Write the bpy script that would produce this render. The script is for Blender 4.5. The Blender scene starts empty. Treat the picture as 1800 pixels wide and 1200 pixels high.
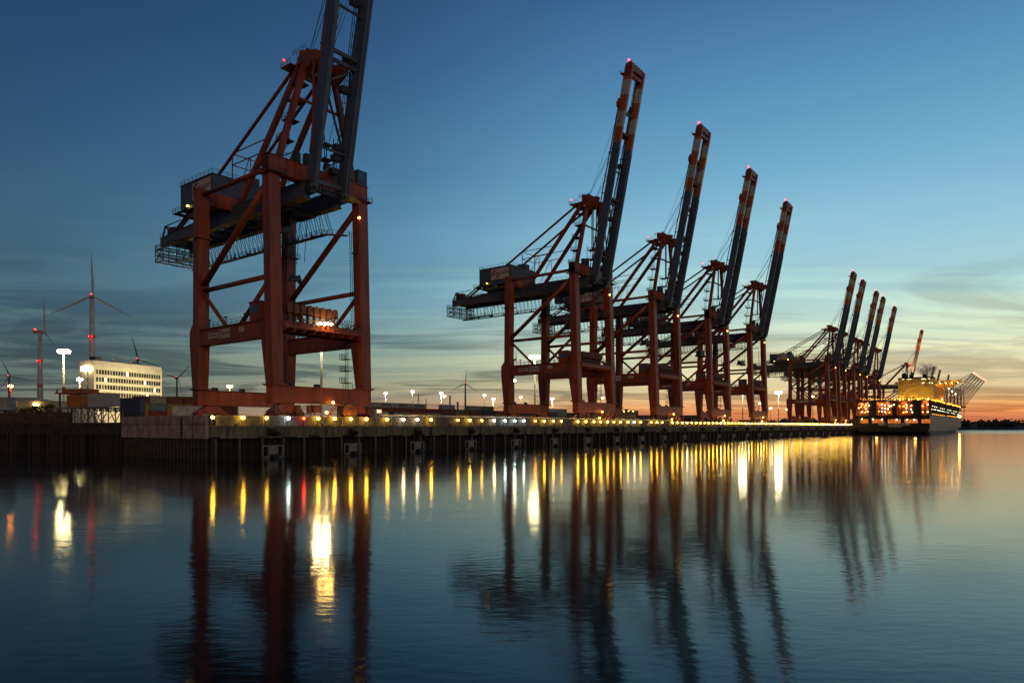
import bpy, math, random
from mathutils import Vector, Matrix
random.seed(7)
R = math.radians
scene = bpy.context.scene
COL = scene.collection
H = 6.4            # eye height above the water, about level with the quay deck
DECK = 6.46

# ---------------------------------------------------------------- camera
cam_d = bpy.data.cameras.new('camera'); cam = bpy.data.objects.new('camera', cam_d); COL.objects.link(cam)
cam.location = (0, 0, H); cam.rotation_euler = (R(90), 0, 0)
cam_d.sensor_width = 36; cam_d.lens = 24.0; cam_d.shift_y = 149.5/1800
cam_d.clip_start = 0.5; cam_d.clip_end = 20000
scene.camera = cam
scene.view_settings.view_transform = 'Standard'; scene.view_settings.look = 'None'
scene.view_settings.exposure = 0.14; scene.view_settings.gamma = 1
cy = scene.cycles
cy.use_denoising = True
try: cy.denoiser = 'OPENIMAGEDENOISE'
except Exception: pass
cy.max_bounces = 5; cy.diffuse_bounces = 2; cy.glossy_bounces = 3; cy.transmission_bounces = 3
cy.volume_bounces = 1; cy.sample_clamp_indirect = 3.0; cy.sample_clamp_direct = 0.0
cy.use_light_tree = True; cy.caustics_reflective = False; cy.caustics_refractive = False

# ---------------------------------------------------------------- frame of the quay
ANG = math.atan((1825-900)/1200.0); S, C = math.sin(ANG), math.cos(ANG)
D0 = 123.0
ROT = math.pi/2 - ANG
def W(u, v, z=0.0): return Vector((u*S-(D0+v)*C, u*C+(D0+v)*S, z))
def PX(x, y, Y):        # a point seen in that direction at depth Y
    return Vector(((x-900)/1200.0*Y, Y, H+(749.5-y)/1200.0*Y))
def lin(c):
    return tuple((x/255/12.92 if x/255 <= .04045 else ((x/255+.055)/1.055)**2.4) for x in c)

# ---------------------------------------------------------------- sky
world = bpy.data.worlds.new('World'); scene.world = world; world.use_nodes = True
nt = world.node_tree; N = nt.nodes; L = nt.links
for n in list(N): N.remove(n)
def nd(t, **k):
    n = N.new(t)
    for a, b in k.items(): setattr(n, a, b)
    return n
def mth(op, a, b=None, c=None, clamp=False):
    n = nd('ShaderNodeMath', operation=op, use_clamp=clamp)
    for i, x in enumerate((a, b, c)):
        if x is None: continue
        if isinstance(x, (int, float)): n.inputs[i].default_value = x
        else: L.new(x, n.inputs[i])
    return n.outputs[0]
def mixc(f, a, b, blend='MIX'):
    n = nd('ShaderNodeMix', data_type='RGBA', blend_type=blend)
    if isinstance(f, (int, float)): n.inputs[0].default_value = f
    else: L.new(f, n.inputs[0])
    for i, x in ((6, a), (7, b)):
        if isinstance(x, tuple): n.inputs[i].default_value = (*x, 1)
        else: L.new(x, n.inputs[i])
    return n.outputs[2]
def smooth(x, a, b):
    n = nd('ShaderNodeMapRange', interpolation_type='SMOOTHSTEP')
    n.inputs[1].default_value = a; n.inputs[2].default_value = b; L.new(x, n.inputs[0]); return n.outputs[0]
tc = nd('ShaderNodeTexCoord'); sx = nd('ShaderNodeSeparateXYZ'); L.new(tc.outputs['Generated'], sx.inputs[0])
dx, dy, dz = sx.outputs
hl = mth('SQRT', mth('ADD', mth('MULTIPLY', dx, dx), mth('ADD', mth('MULTIPLY', dy, dy), 1e-6)))
SUN_AZ = R(40)
ca = mth('DIVIDE', mth('ADD', mth('MULTIPLY', dx, math.sin(SUN_AZ)), mth('MULTIPLY', dy, math.cos(SUN_AZ))), hl)
elev = mth('DIVIDE', mth('ARCTAN2', dz, hl), R(90))     # 0 horizon, 1 zenith
def ramp(stops):
    n = nd('ShaderNodeValToRGB'); cr = n.color_ramp; L.new(elev, n.inputs[0])
    while len(cr.elements) > 1: cr.elements.remove(cr.elements[-1])
    for i, (deg, c) in enumerate(stops):
        e = cr.elements[0] if i == 0 else cr.elements.new(deg/90)
        e.position = deg/90; e.color = (*lin(c), 1)
    return n.outputs[0]
left = ramp([(0, (96, 90, 82)), (1.5, (104, 108, 98)), (4, (90, 108, 106)), (8, (72, 100, 112)), (13, (60, 91, 112)), (20, (46, 77, 106)), (28, (35, 62, 94)), (36, (27, 50, 82)), (60, (16, 32, 58)), (90, (11, 22, 44))])
mid = ramp([(0, (166, 104, 84)), (0.8, (200, 142, 110)), (1.5, (186, 150, 122)), (2.3, (162, 150, 126)), (4, (152, 160, 138)), (7, (130, 158, 156)), (10, (112, 158, 174)), (15, (92, 144, 172)), (20, (72, 122, 158)), (28, (50, 90, 132)), (36, (37, 68, 106)), (60, (22, 40, 72)), (90, (13, 26, 50))])
right = ramp([(0, (150, 84, 60)), (0.5, (200, 116, 78)), (1.2, (230, 148, 88)), (1.9, (220, 170, 116)), (2.9, (216, 196, 150)), (4.6, (216, 212, 172)), (7, (194, 212, 192)), (10, (166, 202, 202)), (14, (142, 190, 206)), (19, (112, 166, 196)), (25, (84, 138, 176)), (32, (58, 102, 146)), (60, (26, 46, 80)), (90, (13, 26, 50))])
sky = mixc(smooth(ca, 0.58, 0.98), mid, right)
sky = mixc(smooth(ca, 0.15, 0.88), left, sky)
back = mixc(smooth(ca, -1.0, 0.1), (0.020, 0.030, 0.055), sky)
# high thin cloud, laid out on a plane overhead so that it foreshortens towards the horizon
inv = mth('DIVIDE', 1.0, mth('ADD', mth('MAXIMUM', dz, 0.0), 0.055))
cmb = nd('ShaderNodeCombineXYZ'); L.new(mth('MULTIPLY', dx, inv), cmb.inputs[0]); L.new(mth('MULTIPLY', dy, inv), cmb.inputs[1])
def cloud(scale, rot, sc, lo, hi, dist=1.0, det=6, seed=0):
    mp = nd('ShaderNodeMapping'); mp.inputs['Rotation'].default_value = (0, 0, rot); mp.inputs['Scale'].default_value = sc
    mp.inputs['Location'].default_value = (seed, seed*.7, seed*.3); L.new(cmb.outputs[0], mp.inputs[0])
    n = nd('ShaderNodeTexNoise'); n.inputs['Scale'].default_value = scale; n.inputs['Detail'].default_value = det
    n.inputs['Roughness'].default_value = .55; n.inputs['Distortion'].default_value = dist; L.new(mp.outputs[0], n.inputs['Vector'])
    return smooth(n.outputs[0], lo, hi)
low = mth('MULTIPLY', smooth(elev, 0.17, 0.05), smooth(elev, -0.002, 0.01))
c1 = mth('MULTIPLY', cloud(.40, 0.5, (.8, 1.5, 1), .45, .60, 1.5, 8, 3.1), low)
c2 = mth('MULTIPLY', cloud(.55, -0.45, (.5, 1.9, 1), .46, .62, 2.0, 9, 9.4), smooth(elev, 0.24, 0.06))
leftness = smooth(ca, 1.02, 0.55)
dark = mixc(leftness, (0.64, 0.60, 0.60), (0.36, 0.42, 0.50))
sky2 = mixc(mth('MULTIPLY', c1, 0.95), back, mixc(1.0, back, dark, 'MULTIPLY'))
sky2 = mixc(mth('MULTIPLY', c2, 0.9), sky2, mixc(1.0, sky2, (1.26, 1.20, 1.06), 'MULTIPLY'))
nish = nd('ShaderNodeTexSky', sky_type='NISHITA', sun_disc=False); nish.sun_elevation = R(-1.5); nish.sun_rotation = SUN_AZ
nish.air_density = 1.2; nish.dust_density = 1.5; nish.ozone_density = 3
add = mixc(0.03, sky2, nish.outputs[0], 'ADD')
below = mixc(smooth(dz, -0.02, 0.0), (0.02, 0.025, 0.03), add)
bg = nd('ShaderNodeBackground'); L.new(below, bg.inputs[0]); bg.inputs[1].default_value = 1.0
out = nd('ShaderNodeOutputWorld'); L.new(bg.outputs[0], out.inputs[0])

# ---------------------------------------------------------------- one soft lamp: twilight and harbour glow from behind the camera
sd = bpy.data.lights.new('sun', 'SUN'); sd.energy = 0.44; sd.angle = R(25); sd.color = (1.0, 0.74, 0.50)
sun = bpy.data.objects.new('sun', sd); COL.objects.link(sun)
sun.rotation_euler = Vector((-0.30, 0.90, -0.30)).to_track_quat('-Z', 'Y').to_euler()

# ---------------------------------------------------------------- materials
MATS = {}
def mat(name, col, rough=.6, metal=0.0, var=.25, vscale=.6, col2=None, emit=None, strength=0, bump=0, spec=.5, streak=False):
    if name in MATS: return MATS[name]
    m = bpy.data.materials.new(name); m.use_nodes = True; t = m.node_tree; n = t.nodes; l = t.links
    b = n['Principled BSDF']; b.inputs['Roughness'].default_value = rough; b.inputs['Metallic'].default_value = metal
    b.inputs['Specular IOR Level'].default_value = spec
    if emit is not None:
        b.inputs['Emission Color'].default_value = (*emit, 1); b.inputs['Emission Strength'].default_value = strength
        b.inputs['Base Color'].default_value = (*col, 1)
    else:
        tcn = n.new('ShaderNodeTexCoord'); mp = n.new('ShaderNodeMapping'); l.new(tcn.outputs['Object'], mp.inputs[0])
        mp.inputs['Scale'].default_value = (1, 1, .12) if streak else (1, 1, 1)
        no = n.new('ShaderNodeTexNoise'); no.inputs['Scale'].default_value = vscale; no.inputs['Detail'].default_value = 8
        no.inputs['Roughness'].default_value = .65; l.new(mp.outputs[0], no.inputs['Vector'])
        cr = n.new('ShaderNodeValToRGB'); e = cr.color_ramp.elements
        c2 = col2 or tuple(max(0, x*(1-var*1.6)) for x in col)
        e[0].position = .32; e[0].color = (*c2, 1); e[1].position = .62; e[1].color = (*tuple(min(1, x*(1+var*.4)) for x in col), 1)
        l.new(no.outputs[0], cr.inputs[0]); l.new(cr.outputs[0], b.inputs['Base Color'])
        if bump:
            bp = n.new('ShaderNodeBump'); bp.inputs['Strength'].default_value = bump; bp.inputs['Distance'].default_value = .1
            l.new(no.outputs[0], bp.inputs['Height']); l.new(bp.outputs[0], b.inputs['Normal'])
    MATS[name] = m; return m
def glow(name, col, s): return mat(name, (0.02, 0.02, 0.02), emit=col, strength=s)

RED = mat('crane_red_paint', (0.30, 0.054, 0.017), .5, var=.3, vscale=.8, col2=(0.13, 0.028, 0.014), streak=True)
REDL = mat('crane_orange_paint', (0.42, 0.10, 0.03), .5, var=.2, vscale=.3, streak=True)
BLUE = mat('crane_blue_paint', (0.075, 0.095, 0.15), .45, var=.25, vscale=.3, streak=True)
GREYG = mat('crane_grey_girder', (0.09, 0.085, 0.10), .5, var=.3, vscale=.3)
WHT = mat('crane_white_paint', (0.50, 0.42, 0.34), .5, var=.25, vscale=.5, streak=True)
STEEL = mat('dark_galvanised_steel', (0.05, 0.055, 0.06), .5, metal=.3, var=.2)
CABLE = mat('steel_cable', (0.035, 0.04, 0.045), .6)
HOUSE = mat('slate_blue_cladding', (0.07, 0.08, 0.13), .5, var=.2, vscale=.4)
SIGNW = mat('sign_board_cream', (0.55, 0.40, 0.32), .6, var=.08)
SIGNB = mat('sign_blue', (0.03, 0.05, 0.16), .6, var=.05)
SIGNR = mat('sign_red', (0.45, 0.03, 0.03), .6, var=.05)
GLASS = mat('dark_glass', (0.02, 0.03, 0.04), .08, spec=.8, var=.05)
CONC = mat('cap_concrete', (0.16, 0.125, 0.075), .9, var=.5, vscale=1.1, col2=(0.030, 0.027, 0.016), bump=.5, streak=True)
CONC2 = mat('end_wall_concrete', (0.38, 0.25, 0.23), .9, var=.4, vscale=.5, col2=(0.20, 0.13, 0.12), bump=.4)  # pink lamp light on the end wall is mixed into this colour
WALLC = mat('flood_wall_panel', (0.095, 0.088, 0.085), .85, var=.35, vscale=.9, col2=(0.05, 0.046, 0.042))
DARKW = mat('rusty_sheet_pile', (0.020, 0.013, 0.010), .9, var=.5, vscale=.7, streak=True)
PILE = mat('steel_pile', (0.10, 0.08, 0.06), .8, var=.5, vscale=1.5, col2=(0.03, 0.028, 0.025))
RUB = mat('black_rubber', (0.012, 0.012, 0.012), .8)
FEND = mat('fender_panel_grey', (0.20, 0.18, 0.17), .7, var=.4, vscale=2)
ASPH = mat('quay_asphalt', (0.16, 0.15, 0.13), .9, var=.3, vscale=.3)
LAMPY = glow('lamp_glass_amber', (1.0, 0.53, 0.035), 70)
LAMPW = glow('lamp_glass_cool_white', (0.80, 1.0, 0.92), 35)
LAMPP = glow('lamp_glass_pale', (1.0, 0.76, 0.36), 55)
LAMPR = glow('lamp_glass_red', (1.0, 0.03, 0.01), 30)
BEAC = glow('beacon_red', (1.0, 0.012, 0.012), 12); TBEAC = glow('turbine_beacon_red', (1.0, 0.010, 0.012), 26)
MASTL = glow('flood_glass_warm', (1.0, 0.74, 0.26), 26)
MASTW = glow('flood_glass_white', (1.0, 0.86, 0.50), 90)
WORK = glow('work_light_amber', (1.0, 0.60, 0.08), 14)
ORL = glow('ship_lamp_orange', (1.0, 0.36, 0.03), 12)
SHW = glow('ship_lamp_white', (1.0, 0.95, 0.62), 13)
MASTP = mat('mast_white_paint', (0.62, 0.58, 0.50), .5, var=.1)

# ---------------------------------------------------------------- mesh builder
class MB:
    def __init__(s): s.v = []; s.f = []; s.m = []; s.sm = []
    def add(s, vs, fs, m=0, smooth=False):
        o = len(s.v); s.v += [tuple(p) for p in vs]
        for f in fs: s.f.append(tuple(i+o for i in f)); s.m.append(m); s.sm.append(smooth)
        return s
    def hexa(s, p, m=0):   # p: 4 bottom, 4 top
        return s.add(p, [(3, 2, 1, 0), (4, 5, 6, 7), (0, 1, 5, 4), (1, 2, 6, 5), (2, 3, 7, 6), (3, 0, 4, 7)], m)
    def box(s, x0, x1, y0, y1, z0, z1, m=0):
        return s.hexa([(x0, y0, z0), (x1, y0, z0), (x1, y1, z0), (x0, y1, z0), (x0, y0, z1), (x1, y0, z1), (x1, y1, z1), (x0, y1, z1)], m)
    def frame(s, p, q):
        d = Vector(q)-Vector(p); d.normalize()
        up = Vector((0, 0, 1)) if abs(d.z) < .95 else Vector((0, 1, 0))
        a = d.cross(up).normalized(); b = a.cross(d).normalized(); return a, b
    def bar(s, p, q, w, h=None, m=0, w2=None, h2=None):
        h = h or w; w2 = w2 or w; h2 = h2 or h; p = Vector(p); q = Vector(q); a, b = s.frame(p, q)
        r = lambda c, w, h: [c-a*w/2-b*h/2, c+a*w/2-b*h/2, c+a*w/2+b*h/2, c-a*w/2+b*h/2]
        return s.hexa(r(p, w, h)+r(q, w2, h2), m)
    def tube(s, p, q, r0, r1=None, n=8, m=0, smooth=True):
        r1 = r0 if r1 is None else r1; p = Vector(p); q = Vector(q); a, b = s.frame(p, q); vs = []
        for c, r in ((p, r0), (q, r1)):
            for i in range(n):
                t = 2*math.pi*i/n; vs.append(c+a*math.cos(t)*r+b*math.sin(t)*r)
        o = len(s.v)
        s.add(vs, [(i, (i+1) % n, n+(i+1) % n, n+i) for i in range(n)], m, smooth)
        s.add([], [], m); s.f.append(tuple(o+i for i in reversed(range(n)))); s.m.append(m); s.sm.append(False)
        s.f.append(tuple(o+n+i for i in range(n))); s.m.append(m); s.sm.append(False)
        return s
    def rail(s, p, q, h=1.1, step=2.0, t=.07, m=0):
        p = Vector(p); q = Vector(q); ln = (q-p).length; k = max(1, round(ln/step)); up = Vector((0, 0, h))
        for i in range(k+1):
            c = p.lerp(q, i/k); s.bar(c, c+up, t, m=m)
        s.bar(p+up, q+up, t, m=m); s.bar(p+up*.5, q+up*.5, t*.8, m=m); return s
    def ladder(s, p, q, w=.6, step=.7, m=0):
        p = Vector(p); q = Vector(q); a, b = s.frame(p, q); k = max(2, int((q-p).length/step))
        for sg in (-1, 1): s.bar(p+a*w/2*sg, q+a*w/2*sg, .09, m=m)
        for i in range(1, k):
            c = p.lerp(q, i/k); s.bar(c-a*w/2, c+a*w/2, .07, m=m)
        return s
    def sphere(s, c, r, n=8, k=5, m=0, sq=(1, 1, .85)):
        c = Vector(c); vs = [c+Vector((0, 0, -r*sq[2]))]
        for j in range(1, k):
            ph = -math.pi/2+math.pi*j/k
            for i in range(n):
                t = 2*math.pi*i/n; vs.append(c+Vector((math.cos(t)*math.cos(ph)*r*sq[0], math.sin(t)*math.cos(ph)*r*sq[1], math.sin(ph)*r*sq[2])))
        vs.append(c+Vector((0, 0, r*sq[2]))); fs = []
        for i in range(n): fs.append((0, 1+(i+1) % n, 1+i))
        for j in range(k-2):
            for i in range(n):
                a = 1+j*n+i; b = 1+j*n+(i+1) % n; fs.append((a, b, b+n, a+n))
        for i in range(n): fs.append((1+(k-2)*n+i, 1+(k-2)*n+(i+1) % n, len(vs)-1))
        return s.add(vs, fs, m, True)
    def disc(s, c, r, depth, axis, n=16, m=0):
        c = Vector(c); a = Vector(axis)*depth/2; return s.tube(c-a, c+a, r, n=n, m=m)
    def build(s, name, mats, parent=None, loc=None, rotz=None, label=None, cat=None, group=None, kind=None):
        me = bpy.data.meshes.new(name); me.from_pydata(s.v, [], s.f)
        if not isinstance(mats, (list, tuple)): mats = [mats]
        for m in mats: me.materials.append(m)
        me.polygons.foreach_set('material_index', s.m); me.polygons.foreach_set('use_smooth', s.sm); me.update()
        o = bpy.data.objects.new(name, me); COL.objects.link(o)
        if parent: o.parent = parent
        if loc is not None: o.location = loc
        if rotz is not None: o.rotation_euler = (0, 0, rotz)
        tag(o, label, cat, group, kind); return o
def tag(o, label=None, cat=None, group=None, kind=None):
    for k, v in (('label', label), ('category', cat), ('group', group), ('kind', kind)):
        if v: o[k] = v
    return o
def thing(name, label, cat, loc=(0, 0, 0), rotz=0, group=None, scale=None):
    o = bpy.data.objects.new(name, None); COL.objects.link(o); o.location = loc; o.rotation_euler = (0, 0, rotz)
    if scale: o.scale = scale
    return tag(o, label, cat, group)
def copy_tree(o, label, loc=None, rotz=None, scale=None, skip=()):
    def rec(a, par):
        c = a.copy(); COL.objects.link(c); c.parent = par
        for k in list(a.children):
            if k.name.split('.')[0] in skip: continue
            rec(k, c)
        return c
    c = rec(o, None); c['label'] = label
    if loc is not None: c.location = loc
    if rotz is not None: c.rotation_euler = (0, 0, rotz)
    if scale: c.scale = scale
    return c
def text_mb(txt, size, bold=0.0):
    cu = bpy.data.curves.new('lettering', 'FONT'); cu.body = txt; cu.size = size; cu.align_x = 'CENTER'; cu.align_y = 'CENTER'
    cu.extrude = .02; cu.offset = bold; cu.resolution_u = 2
    o = bpy.data.objects.new('lettering', cu); COL.objects.link(o)
    me = bpy.data.meshes.new_from_object(o.evaluated_get(bpy.context.evaluated_depsgraph_get()))
    bpy.data.objects.remove(o); return me
def text(txt, size, material, parent, M, name='lettering', bold=0.0):
    me = text_mb(txt, size, bold); me.transform(M); me.materials.clear(); me.materials.append(material)
    o = bpy.data.objects.new(name, me); COL.objects.link(o); o.parent = parent; return o
def face_M(origin, xdir, ydir):
    x = Vector(xdir).normalized(); y = Vector(ydir).normalized(); z = x.cross(y)
    return Matrix(((x.x, y.x, z.x, origin[0]), (x.y, y.y, z.y, origin[1]), (x.z, y.z, z.z, origin[2]), (0, 0, 0, 1)))
ORD = ['first', 'second', 'third', 'fourth', 'fifth', 'sixth', 'seventh', 'eighth', 'ninth', 'tenth', 'eleventh', 'twelfth', 'thirteenth', 'fourteenth', 'fifteenth', 'sixteenth', 'seventeenth', 'eighteenth', 'nineteenth', 'twentieth'] + ['%dth' % i if i % 10 not in (1, 2, 3) else '%d%s' % (i, ['st', 'nd', 'rd'][i % 10-1]) for i in range(21, 80)]

# ---------------------------------------------------------------- water, ground, far bank
def water_material():
    m = bpy.data.materials.new('river_water'); m.use_nodes = True; t = m.node_tree; n = t.nodes; l = t.links
    b = n['Principled BSDF']; b.inputs['Base Color'].default_value = (0.004, 0.007, 0.009, 1)
    b.inputs['Roughness'].default_value = .11; b.inputs['IOR'].default_value = 1.33
    tcn = n.new('ShaderNodeTexCoord')
    def noise(scale, sc, det, rot=0):
        mp = n.new('ShaderNodeMapping'); mp.inputs['Scale'].default_value = sc; mp.inputs['Rotation'].default_value = (0, 0, rot)
        l.new(tcn.outputs['Object'], mp.inputs[0]); q = n.new('ShaderNodeTexNoise'); q.inputs['Scale'].default_value = scale
        q.inputs['Detail'].default_value = det; q.inputs['Roughness'].default_value = .5; l.new(mp.outputs[0], q.inputs['Vector']); return q.outputs[0]
    prev = None
    for i, (nz, st, di) in enumerate(((noise(.10, (1, 2.0, 1), 2, .3), .5, .042), (noise(1.5, (.7, 1.5, 1), 3, -.2), .5, .018))):
        bp = n.new('ShaderNodeBump'); bp.inputs['Strength'].default_value = st; bp.inputs['Distance'].default_value = di
        l.new(nz, bp.inputs['Height'])
        if prev: l.new(prev, bp.inputs['Normal'])
        prev = bp.outputs[0]
    l.new(prev, b.inputs['Normal'])
    rr = n.new('ShaderNodeMapRange'); rr.inputs[1].default_value = .35; rr.inputs[2].default_value = .65; rr.inputs[3].default_value = .075; rr.inputs[4].default_value = .105
    sp = n.new('ShaderNodeSeparateXYZ'); l.new(tcn.outputs['Object'], sp.inputs[0]); fr = n.new('ShaderNodeMapRange'); fr.interpolation_type = 'SMOOTHSTEP'
    fr.inputs[1].default_value = 480; fr.inputs[2].default_value = 1000; fr.inputs[3].default_value = 0; fr.inputs[4].default_value = .16; l.new(sp.outputs[1], fr.inputs[0])
    ad = n.new('ShaderNodeMath'); ad.operation = 'ADD'
    l.new(noise(.02, (1, 3, 1), 3, .5), rr.inputs[0]); l.new(rr.outputs[0], ad.inputs[0]); l.new(fr.outputs[0], ad.inputs[1]); l.new(ad.outputs[0], b.inputs['Roughness'])
    return m
MB().add([(-6000, -800, 0), (8000, -800, 0), (8000, 9000, 0), (-6000, 9000, 0)], [(0, 1, 2, 3)]).build('water', water_material(), kind='structure')

P0 = W(66.6, 0); E0 = W(66.6, 35.3); F0 = Vector((-123.8, 165, 0)); F1 = F0+(F0-E0).normalized()*160
far = [W(1500, 0), W(1700, 600), Vector((-900, 3500, 0)), Vector((-4200, 3500, 0)), Vector((-4200, 260, 0)), F1, F0, E0, P0]
n_ = len(far)
g = MB(); g.add([(p.x, p.y, DECK-.02) for p in far]+[(p.x, p.y, -1) for p in far], [tuple(range(n_))]+[(i, n_+i, n_+(i+1) % n_, (i+1) % n_) for i in range(n_-3, n_-3)])
g.build('ground', ASPH, kind='structure')
# far bank with woods
bank = MB(); xs = [i*40 for i in range(-20, 150)]
pts = []
for i, x in enumerate(xs):
    hgt = 11+3*math.sin(i*.13)**2+1.5*math.sin(i*.37+1)
    pts.append((x, 1290+max(0, (x-900))*.05, hgt))
vs = []; fs = []
for x, y, hh in pts: vs += [(x, y, -.5), (x, y+60, hh), (x, y+900, hh+6), (x, y+901, -.5)]
for i in range(len(pts)-1):
    for k in range(3): a = i*4+k; fs.append((a, a+4, a+5, a+1))
bank.add(vs, fs).build('far_bank', mat('far_bank_soil', (0.03, 0.03, 0.022), .9), kind='structure')
LEAF = mat('dark_foliage', (0.035, 0.045, 0.022), .8, var=.6, vscale=.4)
wood = MB()
for x, y, hh in pts:
    if x < 500: continue
    for k in range(44):
        px = x+random.uniform(-22, 22); py = y+random.uniform(20, 130); r = random.uniform(2.5, 6.0)
        zz = hh+random.uniform(-9, 5)+2*math.sin(px*.021)+1.5*math.sin(px*.07)
        if zz+r > 25: zz = 25-r
        n = 7
        for q in range(9):
            c = Vector((px+random.gauss(0, r*.5), py+random.gauss(0, r*.5), zz+random.gauss(0, r*.4))); rr = r*random.uniform(.25, .5)
            wood.sphere(c, rr, 5, 4)
wood.build('far_wood', LEAF, label='dark wooded ridge on the far bank to the right of the container ship', cat='woods', kind='stuff')

# ---------------------------------------------------------------- quay wall
U0, U1 = 66.6, 1350
def UV(name, lab, cat, group=None, u=0, v=0, z=0): return thing(name, lab, cat, W(u, v, z), ROT, group)
qw = UV('quay_wall', 'long weathered concrete quay wall on steel piles below the cranes', 'quay wall')
m = MB(); u = U0; k = 0
while u < U1:
    e = min(U1, u+24.6); m.box(u+.06, e-.06, 0, 2.0, 4.1, DECK-.03); m.box(u, e, .08, 2.0, 4.13, DECK-.06)
    u = e
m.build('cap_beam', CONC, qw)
for i in range(11):
    u = 125.6+i*51.2; lm_ = MB(); lm_.box(u-.45, u+.45, -.03, -.004, 4.15, 6.35); lr_ = lm_.build('ladder_slot_shade', RUB, qw)  # proud black panel paints the shade of a ladder slot
    MB().ladder((u, -.1, .2), (u, -.1, 6.3), w=.5, step=.4).build('ladder', STEEL, lr_)
for i in range(26):
    u = 72.5+i*20.35; MB().tube((u, .8, DECK-.03), (u, .8, DECK+.32), .2, n=10).tube((u, .8, DECK+.32), (u, .8, DECK+.46), .33, .3, n=10).build('bollard', RUB, qw)
m = MB(); u = U0
while u < 640:
    h_ = random.uniform(.3, 1.1); m.box(u, u+random.uniform(1, 5), -.002, .0, 4.12, 4.12+h_*.5); u += random.uniform(4, 11)
m.build('tide_stain', mat('tide_stain_dark', (.02, .02, .012), .95, var=.5), qw)
m = MB(); u = U0+.4
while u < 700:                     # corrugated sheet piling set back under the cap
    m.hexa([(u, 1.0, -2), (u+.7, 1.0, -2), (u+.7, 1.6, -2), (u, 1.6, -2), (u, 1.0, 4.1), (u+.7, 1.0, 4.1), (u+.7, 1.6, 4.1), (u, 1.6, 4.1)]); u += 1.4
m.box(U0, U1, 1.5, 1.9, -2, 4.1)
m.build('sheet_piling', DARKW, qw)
pm = MB(); pm.tube((0, 0, -3), (0, 0, 4.1), .24, n=10)
p0 = pm.build('pile', PILE, qw, loc=(68.1, .35, 0))
for i in range(1, 100):
    c = p0.copy(); COL.objects.link(c); c.parent = qw; c.location = (68.1+4.92*i, .35, 0)
m = MB()
for i in range(100, 240): m.tube((68.1+4.92*i, .35, -3), (68.1+4.92*i, .35, 4.1), .24, n=5)
tag(m.build('pile', PILE, qw), kind='stuff')

ew = UV('end_wall', 'pink-lit concrete wall closing the left end of the quay with a dark vertical gap', 'wall')
m = MB()
for a, b in ((0.0, 8.6), (9.5, 35.3)): m.box(65.9, 66.5, a, b, 4.1, DECK+2.1)
m.box(66.1, 66.5, 8.6, 9.5, 4.1, DECK+1.9, 1)
for k in range(1, 8): m.box(65.86, 65.9, k*4.6, k*4.6+.08, 4.2, DECK+2.0, 1)
m.box(65.86, 65.9, 0, 35.3, DECK+.35, DECK+.42, 1)
m.build('wall_panel', [CONC2, DARKW], ew)
m = MB(); v = .5
while v < 36: m.tube((66.3, v, -3), (66.3, v, 4.1), .3, n=8); v += 1.35
m.box(67.2, 67.5, 0, 36, -3, 4.1); m.build('pile_row', mat('end_piles', (0.05, 0.036, 0.028), .85, var=.5, vscale=1.5), ew)

dk = thing('dock_wall', 'dark low sheet-piled dock wall across the left edge of the water', 'quay wall')
m = MB(); d = (F0-E0).normalized(); nrm = Vector((-d.y, d.x, 0));
if nrm.y > 0: nrm = -nrm
tot = (F1-E0).length; q = 0
m2 = MB()
def seg(mb, a, b, n0, n1, z0, z1, mi=0):
    p = [E0+d*a+nrm*n0, E0+d*b+nrm*n0, E0+d*b+nrm*n1, E0+d*a+nrm*n1]
    mb.hexa([(x.x, x.y, z0) for x in p]+[(x.x, x.y, z1) for x in p], mi)
while q < tot:
    seg(m, q, q+.8, 0, .5, -3, 4.6); q += 1.6
seg(m, 0, tot, -.5, .05, -3, 4.6); m.build('sheet_piling', mat('dock_sheet_pile', (0.045, 0.026, 0.02), .9, var=.6, vscale=.5, streak=True), dk)
q = 0
while q < tot: seg(m2, q+.05, q+11.9, -1.0, .55, 4.6, DECK+.75); q += 12
m2.build('cap_beam', mat('dock_cap', (0.05, 0.03, 0.026), .9, var=.5, vscale=.8), dk)
m = MB()
seg(m, 22, tot, -3.4, -3.0, DECK+.3, DECK+3.3)
for k in range(0, 30): seg(m, 22+k*5, 22.3+k*5, -3.0, -2.8, DECK+.3, DECK+3.4, 0)
tag(m.build('screen_wall', mat('brown_screen_wall', (0.10, 0.05, 0.04), .85, var=.4, vscale=1)), 'brown low screen wall standing along the left dock edge in front of the trees', 'wall')

# fenders
FU = [80.1+20.35*k for k in range(27)]
def fender(u, lab):
    f = UV('fender', lab, 'fender', 'fenders along the quay wall', u, 0, 0)
    m = MB(); m.box(-2.35, 2.35, -.1, .15, 2.35, 2.65); m.box(-2.35, 2.35, -.1, .15, .1, .4)
    for x in (-2.35, -1.15, .95, 2.15): m.box(x, x+.2, -.1, .15, .4, 2.35)
    m.build('frame', FEND, f)
    MB().box(-1.0, 1.0, -.35, -.1, .55, 2.35).build('panel', FEND, f)
    MB().tube((-.7, -.75, .15), (.7, -.75, .15), .75, n=14).build('roller', RUB, f)
    MB().tube((-.9, -.5, 5.35), (.9, -.5, 5.35), .62, n=14).box(-1.2, 1.2, -.08, 0, 4.5, 6.1).build('upper_roller', RUB, f)
    return f
fn = ['below the first crane\'s near waterside leg', 'between the waterside legs of the first crane', 'just right of the first crane\'s right leg']
f0 = None
for i, u in enumerate(FU):
    lab = 'grey framed quay fender with black roller, ' + (ORD[i]+' from the left end of the quay wall')
    if f0 is None: f0 = fender(u, lab)
    else: copy_tree(f0, lab, W(u, 0, 0))

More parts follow.
